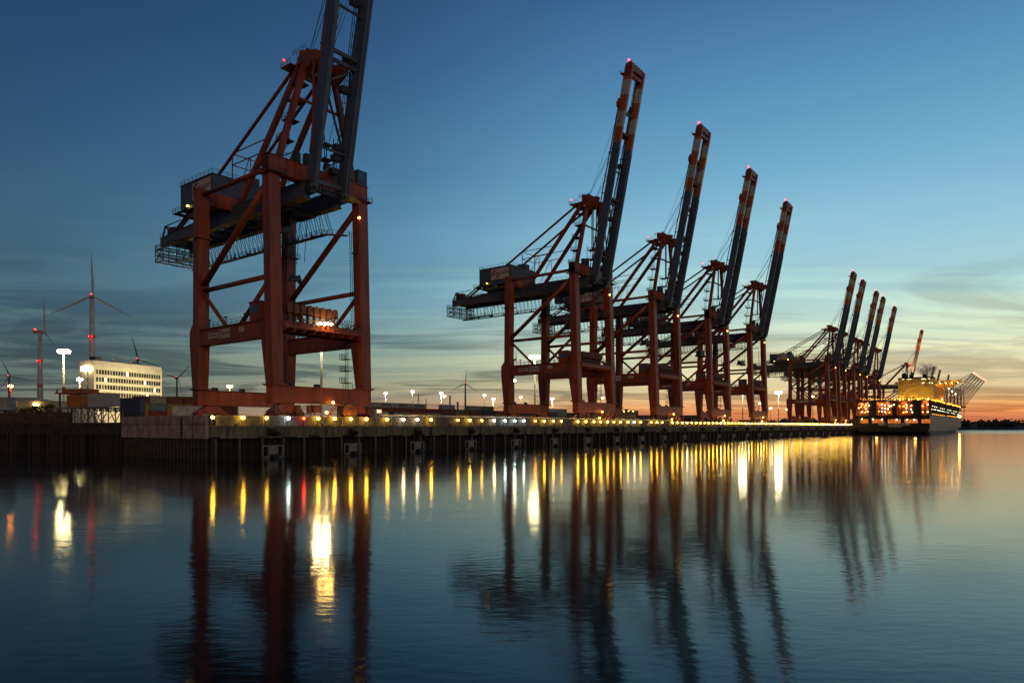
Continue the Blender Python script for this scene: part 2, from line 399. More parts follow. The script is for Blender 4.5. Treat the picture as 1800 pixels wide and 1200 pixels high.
# flood wall with its lamps
fw = UV('flood_wall', 'low grey panelled flood wall on top of the quay carrying the row of lamps', 'wall')
m = MB(); u = 69.5
while u < 645:
    m.box(u, u+4.95, 2.5, 2.8, DECK, DECK+2.02); m.box(u+4.85, u+5.0, 2.38, 2.9, DECK, DECK+2.1, 1); u += 5.0
m.box(69.5, 645, 2.44, 2.86, DECK+2.02, DECK+2.14, 1)
m.build('wall_panel', [WALLC, mat('wall_trim', (0.25, 0.22, 0.19), .8)], fw)
m = MB(); m.box(66.7, 645, 1.95, 2.05, DECK, DECK+.12); m.build('kerb', WALLC, fw)
pr = UV('pipe_bridge', 'long pale duct raised on posts just above the lamps, right of the first crane', 'duct')
MB().box(111, 277, 3.1, 3.7, DECK+2.42, DECK+2.95).build('duct', mat('pale_duct', (0.34, 0.31, 0.30), .6, var=.2), pr)
p0 = MB().box(-.09, .09, 3.2, 3.6, DECK, DECK+2.42).build('post', WALLC, pr, loc=(112, 0, 0))
for k in range(1, 34):
    c = p0.copy(); COL.objects.link(c); c.parent = pr; c.location = (112+k*4.97, 0, 0)

LU = [68.3, 74.6, 79.8, 84.9, 88.7, 92.4, 96.8, 101.4, 105.9, 112.4, 117.7, 122.5, 127.5, 137.8, 142.7, 147.8, 153.4, 158.5, 163.1, 167.8, 173.8, 178.7, 183.9, 188.6, 198.8, 204.0, 209.4, 214.1, 219.1, 223.7, 229.0, 234.8, 240.0, 245.3, 254.8, 260.0, 264.9, 275.0]
while LU[-1] < 628: LU.append(LU[-1]+5.15)
kinds = {2: 'D', 11: 'P', 13: 'D', 15: 'D', 23: 'D', 29: 'D', 36: 'D', 41: 'D', 44: 'D', 52: 'D', 58: 'D', 63: 'D', 3: 'W', 4: 'R', 10: 'P', 11: 'P', 16: 'P', 17: 'W', 18: 'W', 19: 'W', 20: 'O'}
MK = {'D': (glow('lamp_glass_amber_dim', (1.0, 0.50, 0.04), 32), 'dimmer amber'), 'Y': (LAMPY, 'amber'), 'W': (LAMPW, 'cool white'), 'R': (LAMPR, 'red'), 'P': (LAMPP, 'pale yellow'), 'O': (glow('lamp_glass_orange', (1, .30, .02), 35), 'orange')}
protos = {}
MARKS = [(66, 'the left end of the quay'), (108, "the first crane's right leg"), (204, "the second crane's left leg"), (265, "the third crane's left leg"), (327, "the fourth crane's left leg"), (388, "the fifth crane's left leg"), (461, 'the gap after the fifth crane'), (560, 'the far crane cluster')]
cnt = {}
for i, u in enumerate(LU):
    k = kinds.get(i, 'Y' if (i < 30 or i % 4) else 'P'); mt, cn = MK[k]
    j = max(q for q in range(len(MARKS)) if MARKS[q][0] <= u); cnt[j] = cnt.get(j, 0)+1
    lab = '%s lamp on the flood wall, %s right of %s' % (cn, ORD[cnt[j]-1], MARKS[j][1])
    if k not in protos:
        o = UV('wall_lamp', lab, 'lamp', 'lamps along the flood wall', u, 1.9, DECK)
        MB().bar((0, .2, 0), (0, .2, 1.55), .10).bar((0, .2, 1.55), (0, -.1, 1.68), .08).box(-.16, .16, -.2, .12, 1.84, 1.9).build('lamp_post', STEEL, o)
        MB().sphere((0, -.18, 1.70), .34, 8, 5).build('bulb', mt, o)
        protos[k] = o
    else: copy_tree(protos[k], lab, W(u, 1.9, DECK))

# ---------------------------------------------------------------- ship-to-shore crane
def logo(parent, M, h, ink=SIGNB):
    """two arcs making a round swirl"""
    for a0, a1, mt in ((R(60), R(215), SIGNB), (R(240), R(395), SIGNR)):
        m = MB(); n = 14; vs = []
        for i in range(n+1):
            t = a0+(a1-a0)*i/n; w = h*.16*math.sin(math.pi*(i+.6)/(n+1.2))+.02
            for r in (h*.5-w, h*.5): vs.append(M @ Vector((math.cos(t)*r, math.sin(t)*r, .03)))
        m.add(vs, [(2*i, 2*i+1, 2*i+3, 2*i+2) for i in range(n)]); o = m.build('emblem', mt, parent)

HW, GS = 12.0, 4.2
BH = Vector((0, -2.0, 52.5)); BA = Vector((0, -.196, .9806)).normalized(); BL = 74.0   # boom hinge, axis, length
BN = Vector((0, -.9806, -.196)).normalized()                                       # boom underside faces the water
def make_crane(label, loc):
    t = thing('container_crane', label, 'crane', loc, ROT, 'ship-to-shore cranes along the quay')
    lw = lambda z: 1.5*max(0, z-9)/48
    for w0, far_ in ((0, False), (30.5, True)):
        for sg in (-1, 1):
            m = MB(); s0 = sg*HW
            def ring(z, a, b, w=w0):
                ww = w+(lw(z) if w0 == 0 else -.25*lw(z)); return [(s0-a/2, ww-b/2, z), (s0+a/2, ww-b/2, z), (s0+a/2, ww+b/2, z), (s0-a/2, ww+b/2, z)]
            out = .55 if w0 else .75
            m.hexa(ring(8.6, 2.5, 2.7, w0+(.2 if w0 else 0))+ring(19.0, 2.7, 4.2 if w0 else 4.0, w0+out)); m.hexa(ring(19.0, 2.72, 4.3 if w0 else 4.05, w0+out)+ring(22.9, 2.72, 4.3 if w0 else 3.6, w0+(out if w0 else .5)))
            m.hexa(ring(22.9, 2.7, 4.1 if w0 else 3.4, w0+(.5 if w0 else .4))+ring(24.4, 2.7, 2.5))
            top = 57.0 if w0 == 0 else 56.3
            m.hexa(ring(24.4, 2.7, 2.5)+ring(top, 2.7, 2.5))
            for z in (8.7, 44.5 if w0 else 53.6): m.hexa(ring(z, 3.7, 3.6)+ring(z+.3, 3.7, 3.6))
            leg = m.build('leg', RED, t)
            # gussets where the braces land
            gm = MB(); ww = w0+(lw(32) if w0 == 0 else 0); dirn = 1 if w0 == 0 else -1
            y0 = ww+dirn*1.0; y1 = ww+dirn*2.1
            gm.hexa([(s0-.5, y0, 29.5), (s0+.5, y0, 29.5), (s0+.5, y1, 31), (s0-.5, y1, 31), (s0-.5, y0, 34.6), (s0+.5, y0, 34.6), (s0+.5, y1, 33.2), (s0-.5, y1, 33.2)])
            gm.build('gusset', RED, leg)
            if w0 == 0 or sg > 0:
                rl = MB(); z = 53.9 if w0 == 0 else 44.8; cw = w0+lw(z)*(1 if w0 == 0 else 0); e = 2.2
                pts = [(s0-e, cw-e, z), (s0+e, cw-e, z), (s0+e, cw+e, z), (s0-e, cw+e, z)]
                rl.box(s0-e, s0+e, cw-e, cw-1.3, z-.12, z).box(s0-e, s0+e, cw+1.3, cw+e, z-.12, z)
                for i in range(4): rl.rail(pts[i], pts[(i+1) % 4], step=1.5)
                rl.build('railing', STEEL, leg)
    for sg in (-1, 1):
        s0 = sg*HW
        m = MB(); m.box(s0-1.1, s0+1.1, 1.9, 28.6, 19.0, 22.6); m.box(s0-1.5, s0+1.5, 2.0, 28.5, 22.6, 22.8)
        m.build('portal_beam', RED, t)
        rl = MB(); rl.rail((s0-1.4, 6.6, 22.8), (s0-1.4, 28, 22.8)); rl.rail((s0+1.4, 6.6, 22.8), (s0+1.4, 28, 22.8))
        for w in (9, 17, 24): rl.bar((s0-1.3, w, 22.8), (s0-1.3, w, 24.5), .12).box(s0-1.6, s0-1.1, w-.3, w+.3, 24.4, 24.7)
        rl.build('railing', STEEL, t)
        m = MB(); m.tube((s0, 29.4, 55.0), (s0, 2.3, 55.2), .55, n=10); m.tube((s0, 29.0, 33.4), (s0, 2.2, 52.6), .72, n=10)
        m.tube((s0, 28.6, 32.1), (s0, 2.4, 32.1), .55, n=10); m.tube((s0, 28.8, 31.2), (s0, 19.0, 22.8), .45, n=8); m.tube((s0, 2.2, 31.2), (s0, 13.0, 22.8), .5, n=8)
        m.bar((s0+.9, 29.0, 34.4), (s0+.9, 2.2, 53.6), .1)
        m.build('brace', RED, t)
    for w0 in (0, 30.5):
        m = MB(); wc = w0+(.2 if w0 else 0); m.box(-13.3, 13.3, wc-1.2, wc+1.2, 5.0, 8.55); m.box(-13.6, 13.6, wc-1.45, wc+1.45, 8.55, 8.65)
        m.build('sill_beam', RED, t)
        rl = MB(); rl.rail((5, w0-1.2, 8.7), (10.4, w0-1.2, 8.7), step=1.4)
        for x in (-9.2, -8.3, -2, -1.2): rl.box(x, x+.5, w0-.4, w0+.3, 8.7, 9.4)
        rl.build('railing', STEEL, t)
        for sg in (-1, 1):
            b = MB(); c = sg*9.6
            b.hexa([(c-4.4, w0-.8, 3.0), (c+4.4, w0-.8, 3.0), (c+4.4, w0+.8, 3.0), (c-4.4, w0+.8, 3.0), (c-1.3, w0-.8, 4.9), (c+1.3, w0-.8, 4.9), (c+1.3, w0+.8, 4.9), (c-1.3, w0+.8, 4.9)])
            for q in (-1, 1):
                cc = c+q*3.2; b.hexa([(cc-2.1, w0-.7, 1.2), (cc+2.1, w0-.7, 1.2), (cc+2.1, w0+.7, 1.2), (cc-2.1, w0+.7, 1.2), (cc-.7, w0-.7, 3.0), (cc+.7, w0-.7, 3.0), (cc+.7, w0+.7, 3.0), (cc-.7, w0+.7, 3.0)])
            bo = b.build('bogie', RED, t)
            wm = MB()
            for q in (-4.7, -2.4, 2.4, 4.7): wm.disc((c+q*.95, w0, .62), .6, .9, (0, 1, 0))
            wm.build('wheel_set', STEEL, bo)
    m = MB(); m.ladder((-.4, -1.9, 1.0), (2.6, -1.9, 4.9), w=.9, step=.45); m.box(2.4, 4.2, -2.3, -1.4, 4.8, 4.95); m.rail((2.4, -2.3, 4.95), (4.2, -2.3, 4.95), step=.9); m.rail((-.4, -2.3, 1.0), (2.4, -2.3, 4.8), step=.9)
    m.build('access_stair', mat('stair_orange_lit', (.35, .12, .04), .6), t)  # orange lamp light on the stair is put into its colour
    MB().sphere((1.4, -2.2, 5.35), .34, 8, 5).build('work_light', WORK, t); MB().sphere((-.4, -2.2, 3.1), .34, 8, 5).build('work_light', WORK, t)
    m = MB(); m.disc((6.4, -1.6, 3.3), 1.9, .7, (0, 1, 0), n=18); m.disc((6.4, -2.0, 3.3), .6, .5, (0, 1, 0), n=12); m.box(6.1, 6.7, -1.9, -1.2, 1, 5); m.build('cable_reel', mat('reel_orange_lit', (.30, .09, .03), .6), t)  # the reel's orange is lamp light painted in
    m = MB()
    DR = mat('dark_rust', (.10, .03, .02), .7, var=.4)
    for x_ in (-12.6, -7.2, -4.4, 4.6, 12.9): MB().box(x_-.5, x_+.5, -1.5, -1.1, 2.2+.3*abs(x_ % 2), 4.6).bar((x_, -1.4, 4.4), (x_+1.6, -1.4, 2.6), .22).build('storm_lock', DR, t)
    MB().box(-3.6, -1.4, -1.7, -.9, 3.0, 4.7).build('winch_box', DR, t)
    # waterside service deck with the drum racks
    m = MB(); m.box(-10.6, 10.6, -1.4, 3.6, 21.2, 21.6); m.box(-10.6, 10.6, -1.3, -1.0, 21.6, 22.6); m.box(-10.6, 10.6, 3.0, 3.3, 20.2, 21.2)
    for i in range(9): m.box(-10.4+i*2.55, -10.2+i*2.55, -1.2, 3.4, 20.4, 21.2)
    m.build('service_deck', RED, t)
    m = MB()
    for i in range(8):
        x = -8.9+i*1.72
        m.box(x-.16, x+.16, -.5, .5, 21.6, 24.6); m.box(x-.62, x+.62, -.95, .95, 24.5, 26.0); m.tube((x, -.98, 26.0), (x, .98, 26.0), .62, n=12)
    m.box(-9.6, 4, -.2, .1, 23.2, 23.5)
    for i in range(12):
        a_ = math.pi*i/11; m.bar((7.4, 0, 22.0), (7.4+2.7*math.cos(a_), 0, 22.0+2.9*math.sin(a_)), .14)
    m.box(4.9, 10.3, -.8, .8, 21.6, 22.4); m.build('drum_rack', mat('rusty_drums', (0.15, 0.05, 0.03), .7, var=.4, vscale=1.2), t)
    rl = MB(); rl.rail((-10.5, -1.35, 21.6), (10.5, -1.35, 21.6), h=1.9, step=1.2); rl.build('railing', STEEL, t)
    m = MB(); m.box(-HW-1.6, -HW+1.6, 3.2, 7.0, 22.85, 26.6); m.box(-HW-1.8, -HW+1.8, 3.0, 7.2, 26.6, 26.8); cab = m.build('electrical_cabin', RED, t)
    MB().box(-HW-1.66, -HW-1.6, 3.8, 4.9, 24.3, 25.9).box(-HW-1.66, -HW-1.6, 5.3, 6.6, 24.3, 25.9).build('window', mat('cabin_blue', (0.05, 0.14, 0.25), .3), cab)
    # signs on the near portal beam
    x0 = -HW-1.16
    for a, b, z0, z1, mt in ((20.6, 25.0, 20.3, 21.5, SIGNW), (15.6, 20.2, 20.0, 22.1, SIGNW), (12.6, 15.2, 20.3, 22.0, mat('sign_brown', (0.22, .08, .05), .6)), (9.8, 12.0, 20.8, 21.9, SIGNW)):
        sg_ = MB().box(x0, x0+.05, a, b, z0, z1).build('sign_board', mt, t)
        if a == 15.6:
            M_ = face_M((x0-.03, 19.2, 21.05), (0, -1, 0), (0, 0, 1)); logo(sg_, M_, 1.6); text('EUROGATE', .72, SIGNB, sg_, face_M((x0-.03, 17.3, 21.05), (0, -1, 0), (0, 0, 1)))
        if a == 20.6: text('EUROGATE', .62, SIGNB, sg_, face_M((x0-.03, 22.8, 20.9), (0, -1, 0), (0, 0, 1)))
    # upper frame
    m = MB(); m.box(-13.35, 13.35, .2, 2.8, 54.0, 57.5); m.box(-13.6, 13.6, 0, 3.0, 57.5, 57.6); m.build('front_crossbeam', RED, t)
    m = MB(); m.box(-13.3, 13.3, 29.2, 31.4, 52.9, 56.2); m.build('rear_crossbeam', RED, t)
    m = MB(); m.box(10.6, 13.4, .4, 3.2, 57.62, 61.2); m.build('switch_box', mat('teal_box', (0.05, 0.09, 0.12), .4), t)
    rl = MB(); rl.rail((-13.2, .1, 57.6), (13, .1, 57.6)); rl.rail((-13.2, 2.9, 57.6), (10, 2.9, 57.6))
    for x in (-6, -3.5, 2, 6.5): rl.box(x, x+1.1, 1, 2.2, 57.6, 59.2+random.random()*1.6)
    rl.build('railing', STEEL, t)
    for sg in (-1, 1):
        c = sg*GS; m = MB(); 
        for a_, b_, z0_, z1_, m_ in ((c-.65, c+.65, 50.4, 54.0, 0), (c-.8, c+.8, 54.0, 54.1, 0)):
            m.box(a_, b_, -.6, 34, z0_, z1_)
            zr0, zr1 = (50.4, 52.3) if z0_ < 51 else (52.3, 52.4)
            m.hexa([(a_, 34, z0_), (b_, 34, z0_), (b_, 66, zr0), (a_, 66, zr0), (a_, 34, z1_), (b_, 34, z1_), (b_, 66, zr1), (a_, 66, zr1)])
        m.box(c-.95, c+.95, -.6, 66, 50.2, 50.4)
        gd = m.build('girder', GREYG, t)
        rl = MB(); rl.rail((c+sg*.9, 3.2, 54.1), (c+sg*.9, 29, 54.1)); rl.rail((c+sg*.7, 50, 53.3), (c+sg*.7, 66, 52.4)); rl.build('railing', STEEL, gd)
        yl = MB(); yl.box(c-.9, c+.9, -.4, 65, 50.12, 50.2); yl.build('rail_flange', mat('yellow_light_paint', (0.42, 0.25, 0.05), .6, var=.4, vscale=.8), gd)  # yellow lamp light under the girders, painted on as colour
    m = MB()
    for w in range(14, 66, 6):
        m.bar((-3.5, w, 50.9), (3.5, w, 50.9), .4)
        m.bar((-3.5, w, 50.9), (3.5, min(65, w+6), 50.9), .22)
    for w in range(17, 60, 9): m.box(-3.4, 3.4, w, w+.9, 51.4, 52.0)
    m.box(-3.5, 3.5, 64.6, 65.8, 50.8, 52.2); m.build('girder_tie', GREYG, t)
    # hung walkway, far side, and tail cage
    m = MB(); ws = 6.6; zf = 46.0
    m.box(ws-.6, ws+.6, 7.5, 70, zf-.2, zf); m.rail((ws-.6, 7.5, zf), (ws-.6, 70, zf), step=2.4, t=.09); m.rail((ws+.6, 7.5, zf), (ws+.6, 70, zf), step=2.4, t=.09)
    w = 8.0
    while w < 66: m.bar((ws-.6, w, zf), (GS+.9, w, 50.3), .12); m.bar((ws+.6, w, zf), (GS+.9, w+.05, 51.6), .10); w += 1.9
    w = 12
    while w < 64: m.box(ws-.5, ws+.3, w, w+.6, zf, zf+.5); w += 7
    m.bar((ws, 7.5, zf), (HW-1.2, 4.4, zf+.1), 1.1, .18); m.rail((ws, 7.0, zf), (HW-1.2, 3.9, zf+.1), step=1.2)
    m.ladder((ws+1.0, 6.4, zf), (GS+.9, 5.5, 50.4), w=.8, step=.5)
    m.build('hung_walkway', STEEL, t)
    m = MB()
    for z in (46.2, 48.0, 49.8):
        m.box(-4.8, 7.2, 64.5, 65.3, z-.18, z); m.box(-4.8, -4.4, 64.5, 69, z-.18, z); m.box(6.2, 7.2, 64.5, 69, z-.18, z); m.box(-4.8, 7.2, 68, 69, z-.18, z)
        for a, b in (((-4.8, 64.5), (-4.8, 69)), ((-4.8, 69), (7.2, 69)), ((7.2, 69), (7.2, 64.5)), ((-4.8, 64.5), (7.2, 64.5))):
            m.rail((a[0], a[1], z), (b[0], b[1], z), step=1.6, t=.09)
    for x in (-4.8, -1, 3, 7.2):
        for w in (64.5, 69): m.bar((x, w, 46), (x, w, 53.6 if w < 66 else 51), .2)
    for x in (-4.8, 7.2): m.bar((x, 64.5, 46.2), (x, 69, 49.8), .12); m.bar((x, 69, 46.2), (x, 64.5, 49.8), .12)
    m.box(-5.6, -4.2, 44, 56, zf-1.8, zf-1.6); m.rail((-5.6, 44, zf-1.6), (-5.6, 56, zf-1.6), step=1.6)
    for w in (44, 48, 52, 56): m.bar((-5.4, w, zf-1.7), (-GS, w, 50.4), .14)
    m.build('tail_cage', STEEL, t)
    m = MB(); 
    for x in (-GS, GS): m.bar((x, 60, 54.1), (x, 64.5, 57.2), .35); m.bar((x, 66, 54.1), (x, 64.5, 57.2), .35); m.bar((x, 50, 59.5), (x, 60, 54.4), .4); m.bar((x, 64.5, 57.2), (x, 56, 57.4), .2)
    m.bar((-GS, 64.5, 57.2), (GS, 64.5, 57.2), .3); m.box(-3, -1, 62, 65.6, 54, 57.0); m.box(1, 3.4, 63, 65.6, 54, 56.4); m.build('tail_frame', mat('tail_rust', (0.11, 0.04, 0.03), .6), t).location = (0, 0, -1.6)
    # machinery house
    hs = thing('machinery_house', None, None); hs.parent = t; hs.name = 'machinery_house'
    m = MB(); m.box(-7.8, 7.8, 32.8, 48.6, 55.6, 62.2); m.box(-7.95, 7.95, 32.65, 48.75, 62.2, 62.4); 
    for k in range(14): m.box(-7.84, -7.8, 33.3+k*1.15, 33.36+k*1.15, 55.7, 62.1)
    for k in range(13): m.box(-7.2+k*1.2, -7.14+k*1.2, 32.76, 32.8, 55.7, 62.1)
    m.build('house_wall', HOUSE, hs)
    MB().box(-6.6, 6.6, 33.4, 48, 54.15, 55.6).box(-7.9, 7.9, 40, 41, 54.2, 55.6).build('house_floor', mat('lit_floor_steel', (0.16, 0.12, 0.07), .6), hs)  # lighter, yellower colour holds the light on the house underside
    rl = MB(); z = 62.4
    for a, b in (((-7.8, 32.8), (7.8, 32.8)), ((-7.8, 32.8), (-7.8, 48.6)), ((-7.8, 48.6), (7.8, 48.6)), ((7.8, 32.8), (7.8, 48.6))): rl.rail((a[0], a[1], z), (b[0], b[1], z))
    rl.box(-8.8, -7.9, 44, 51, 55.2, 55.35); rl.rail((-8.8, 44, 55.35), (-8.8, 51, 55.35)); rl.box(-8.8, 8, 48.8, 51, 55.2, 55.35); rl.rail((-8.8, 51, 55.35), (8, 51, 55.35))
    rl.build('railing', STEEL, hs)
    MB().box(2, 5.4, 33.5, 37, 62.4, 64.6).box(-2, -1, 40, 41.2, 62.4, 63.6).build('roof_unit', HOUSE, hs)
    sb = MB().box(-7.93, -7.86, 33.6, 42.4, 57.4, 61.6).build('sign_board', SIGNW, hs)
    logo(sb, face_M((-7.96, 40.2, 59.5), (0, -1, 0), (0, 0, 1)), 3.6); text('EUROGATE', 1.5, SIGNB, sb, face_M((-7.96, 37.6, 59.6), (0, -1, 0), (0, 0, 1)), bold=.01)
    MB().box(-7.9, -7.82, 46.6, 47.5, 55.8, 58).build('house_door', GLASS, hs); MB().box(-7.9, -7.82, 43.6, 44.8, 56.6, 57.8).build('window', GLASS, hs)
    MB().sphere((-8.1, 33.2, 57.0), .35, 6, 4).sphere((-8.1, 44.5, 56.4), .3, 6, 4).build('work_light', WORK, t)
    MB().sphere((HW-1.5, -.2, 49.5), .32, 6, 4).build('work_light', WORK, t)
    # trolley, cab, head block
    m = MB(); m.box(-3.9, 3.9, 7.2, 8.0, 49.3, 50.0); m.box(-3.9, 3.9, 12.4, 13.2, 49.3, 50.0); m.box(-3.9, -3.3, 8, 12.4, 49.3, 50); m.box(3.3, 3.9, 8, 12.4, 49.3, 50); m.box(-1.5, 1.5, 8, 12.4, 49.4, 50.6)
    for x in (-3.2, 3.2):
        for w in (8, 12.4): m.disc((x, w, 50), .5, .5, (1, 0, 0), n=10)
    m.build('trolley', STEEL, t)
    m = MB(); m.box(-1.2, 1.4, 14.0, 17.0, 46.4, 49.2); m.box(-.8, 1, 13.2, 15, 49.3, 49.9); cb = m.build('operator_cab', mat('cab_grey', (0.16, 0.17, 0.18), .4), t)
    MB().box(-1.1, 1.3, 13.9, 14.0, 46.8, 48.8).build('window', GLASS, cb)
    m = MB()
    for x in (-2.4, 2.4):
        for w in (8.6, 11.6): m.bar((x, w, 49.3), (x*.6, w, 38.4), .10)
    m.build('hoist_rope', CABLE, t)
    m = MB(); m.box(-3.1, 3.1, 8.9, 11.3, 36.4, 37.6); m.box(-2.4, 2.4, 9.4, 10.8, 37.6, 38.2)
    for x in (-1.7, 1.7):
        for w in (8.9, 11.3): m.disc((x, w, 38.2), .8, .3, (0, 1, 0), n=12)
    for x in (-3.1, 3.1): m.box(x-.5, x+.5, 8.6, 11.6, 35.8, 36.6)
    m.build('head_block', mat('head_block_dark', (0.05, 0.04, 0.06), .5), t)
    ld = bpy.data.lights.new('portal_floodlight', 'SPOT'); ld.energy = 4500; ld.spot_size = R(130); ld.spot_blend = .6; ld.color = (1, .66, .30); ld.shadow_soft_size = .4
    lo = bpy.data.objects.new('portal_floodlight', ld); COL.objects.link(lo); lo.parent = t; lo.location = (0, 15, 20.5)
    # A-frame
    ap = 81.5
    for sg in (-1, 1):
        m = MB(); m.bar((sg*10.2, 1.5, 57.4), (sg*3.6, .8, ap), 1.15, 1.15); m.build('mast_leg', RED, t)
        m = MB(); m.bar((sg*GS, 26.6, 54.0), (sg*3.6, 2.6, ap), 1.0, 1.15); m.build('back_leg', RED, t)
        m = MB(); m.bar((sg*GS, 57.5, 52.8), (sg*3.4, 4.0, ap+.2), .55, .6)
        m.bar((sg*GS, 30.0, 54.1), (sg*GS, 30.0, 67.6), .22); m.bar((sg*GS, 22.0, 60), (sg*GS, 22, 64.6), .16)
        m.bar((sg*GS, 30, 64.6), (sg*GS, 17.5, 64.6), .2); m.bar((sg*GS, 30, 67.4), (sg*GS, 16, 67.4), .2); m.bar((sg*GS, 22.5, 64.6), (sg*GS, 27, 57), .15)
        m.build('back_stay', RED, t)
    m = MB(); m.bar((-GS, 30, 67.4), (GS, 30, 67.4), .2); m.bar((-GS, 30, 64.6), (GS, 30, 64.6), .2); m.build('stay_frame', RED, t); m = MB()
    for z in (72.5,):
        f_ = (z-57.4)/(ap-57.4); x = 10.2+(3.6-10.2)*f_; m.bar((-x, 1.4, z), (x, 1.4, z), .5)
    
    m.build('mast_tie', RED, t)
    m = MB(); m.box(-4.5, 4.5, -.4, 2.9, ap-1.0, ap+.6)
    for q in (-1, 1):
        a_, b_ = sorted((q*3.0, q*4.6)); m.hexa([(a_, -3.4, ap-1.4), (b_, -3.4, ap-1.4), (b_, .2, ap-3.4), (a_, .2, ap-3.4), (a_, -4.0, ap+.3), (b_, -4.0, ap+.3), (b_, .2, ap+1.2), (a_, .2, ap+1.2)])
    for x in (-3.2, -1.2, 1.2, 3.2): m.disc((x, 1.0, ap+1.6), 1.0, .4, (1, 0, 0), n=12); m.box(x-.4, x+.4, 2.2, 3.4, ap+1, ap+2.6)
    m.build('mast_head', RED, t)
    m = MB(); z = ap-.6; m.box(-5.6, 5.6, 3.8, 7.6, z-.2, z); m.rail((-5.6, 7.6, z), (5.6, 7.6, z), step=1.3); m.rail((-5.6, 3.8, z), (-5.6, 7.6, z), step=1.3); m.rail((5.6, 3.8, z), (5.6, 7.6, z), step=1.3)
    m.rail((-4.9, -1, ap+1.1), (-4.9, 3.8, ap+1.1), step=1.2); m.rail((-4.9, 3.8, ap+1.1), (4.9, 3.8, ap+1.1), step=1.2); m.bar((-3, 7.4, z), (-3, 2.6, z-2.4), .2); m.bar((3, 7.4, z), (3, 2.6, z-2.4), .2)
    m.build('mast_platform', RED, t)
    bc = MB().sphere((-5.2, 6.8, ap+1.0), .26, 8, 5).build('beacon', BEAC, t)
    # zig-zag stair up the mast
    m = MB(); zz = [58.5, 63.4, 68.2, 73.0, 77.4]
    for i in range(5):
        f_ = (zz[i]-57.4)/(ap-57.4); xx = -(10.2-6.6*f_)+2.2; wy = 4.0
        m.box(xx-1.6, xx+1.4, wy-1.0, wy+1.6, zz[i]-.15, zz[i]); m.rail((xx-1.6, wy+1.6, zz[i]), (xx+1.4, wy+1.6, zz[i]), step=1, t=.08); m.rail((xx-1.6, wy-1, zz[i]), (xx-1.6, wy+1.6, zz[i]), step=1.3, t=.08)
        m.bar((xx, wy-1, zz[i]-.1), (xx-1.6, 1.6, zz[i]-.1), .25)
        if i < 4:
            g_ = (zz[i+1]-57.4)/(ap-57.4); x2 = -(10.2-6.6*g_)+2.2
            a = (xx+1.0, wy+1.2, zz[i]) if i % 2 else (xx-1.0, wy, zz[i]); b = (x2-1.0, wy, zz[i+1]) if i % 2 else (x2+1.0, wy+1.2, zz[i+1])
            m.ladder(a, b, w=.8, step=.55)
    m.build('mast_stair', mat('stair_rust', (0.13, 0.045, 0.03), .6), t)
    # stair tower on the far leg
    m = MB(); x = HW-2.6
    for z in (62.0, 65.5): m.box(x-7, x-4.5, 2.2, 4.8, z-.2, z); m.rail((x-7, 4.8, z), (x-4.5, 4.8, z), step=1)
    for q in (x-7, x-4.5): m.bar((q, 4.8, 57.6), (q, 4.8, 67), .15); m.bar((q, 2.2, 57.6), (q, 2.2, 67), .15)
    m.build('stair_tower', STEEL, t); m = MB()
    for z in (10.5, 13.3, 16.1): m.box(x-.6, x+1.0, 2.4, 5, z-.15, z); m.rail((x-.6, 5, z), (x+1, 5, z), step=.8); m.rail((x-.6, 2.4, z), (x-.6, 5, z), step=.8)
    m.ladder((x, 3, 8.7), (x, 3, 19), w=.7); m.build('leg_stair', STEEL, t); m = MB(); m.ladder((HW-1.0, 2.9, 23.5), (HW-1.0, 3.6, 47), w=.6)
    m.box(HW-2.6, HW-1.4, .4, 1.4, 41.0, 41.2); m.rail((HW-2.6, .4, 41.2), (HW-1.4, .4, 41.2), step=.6, h=1.6)
    m.build('leg_ladder', STEEL, t)
    # hanging stay links
    m = MB()
    for x in (-1.8, -.9): m.bar((x, .2, ap-1), (x, .2, 64.5), .26)
    m.bar((1.6, -1.4, ap-2.5), (-.2, -.6, 65.2), .3); m.bar((-1.9, .2, 64.6), (.2, -.4, 64.6), .5); m.bar((-1.9, 0, 71.5), (1.2, -1, 71.5), .18)
    for x in (-4.9, 4.9): m.bar((x, -3.6, ap-1.0), (x, -3.2, 60), .28)
    m.build('stay_link', RED, t)
    # boom
    def bp(s, along, off=0.0): return tuple(BH+BA*along+BN*off+Vector((s, 0, 0)))
    bands = [(0, .64, 0), (.64, .715, 1), (.715, .785, 2), (.785, .86, 1), (.86, .925, 2), (.925, .985, 1)]
    for sg in (-1, 1):
        m = MB(); c = sg*GS
        for a, b, mi in bands:
            ps = []
            for al in (a*BL, b*BL):
                for x, o in ((c-.6, -1.35), (c+.6, -1.35), (c+.6, 1.45), (c-.6, 1.45)): ps.append(bp(x, al, o))
            m.hexa(ps, mi)
        m.bar(bp(c+sg*.3, 1, 1.5), bp(c+sg*.3, BL*.62, 1.5), .5, .25, 3)
        for a in (.20, .41, .60): m.bar(bp(c, a*BL, -1.1), bp(c, a*BL, -2.9), .3, m=0)
        sp = m.build('boom_spar', [BLUE, REDL, WHT, GREYG], t)
        if sg < 0:
            M_ = face_M(bp(c-.63, .735*BL, 0), BA, -BN); 
            mm = face_M(bp(c-.63, .732*BL, 0), -BN.cross(Vector((1,0,0))), Vector((0,0,1)))
            X = -BN; Y = BA; M_ = face_M(bp(c-.64, .735*BL, 0), X, Y)
            M_ = face_M(bp(c-.64, .733*BL, 0), (0, -BN.y*-1, -BN.z*-1), tuple(BA))
            logo(sp, M_, 1.5); text('EUROGATE', .8, SIGNB, sp, face_M(bp(c-.64, .765*BL, 0), tuple(BA), tuple(-BN)))
            l2 = MB(); l2.ladder(bp(c-.2, .66*BL, -1.5), bp(c-.2, .99*BL, -1.5), w=.7, step=1.2)
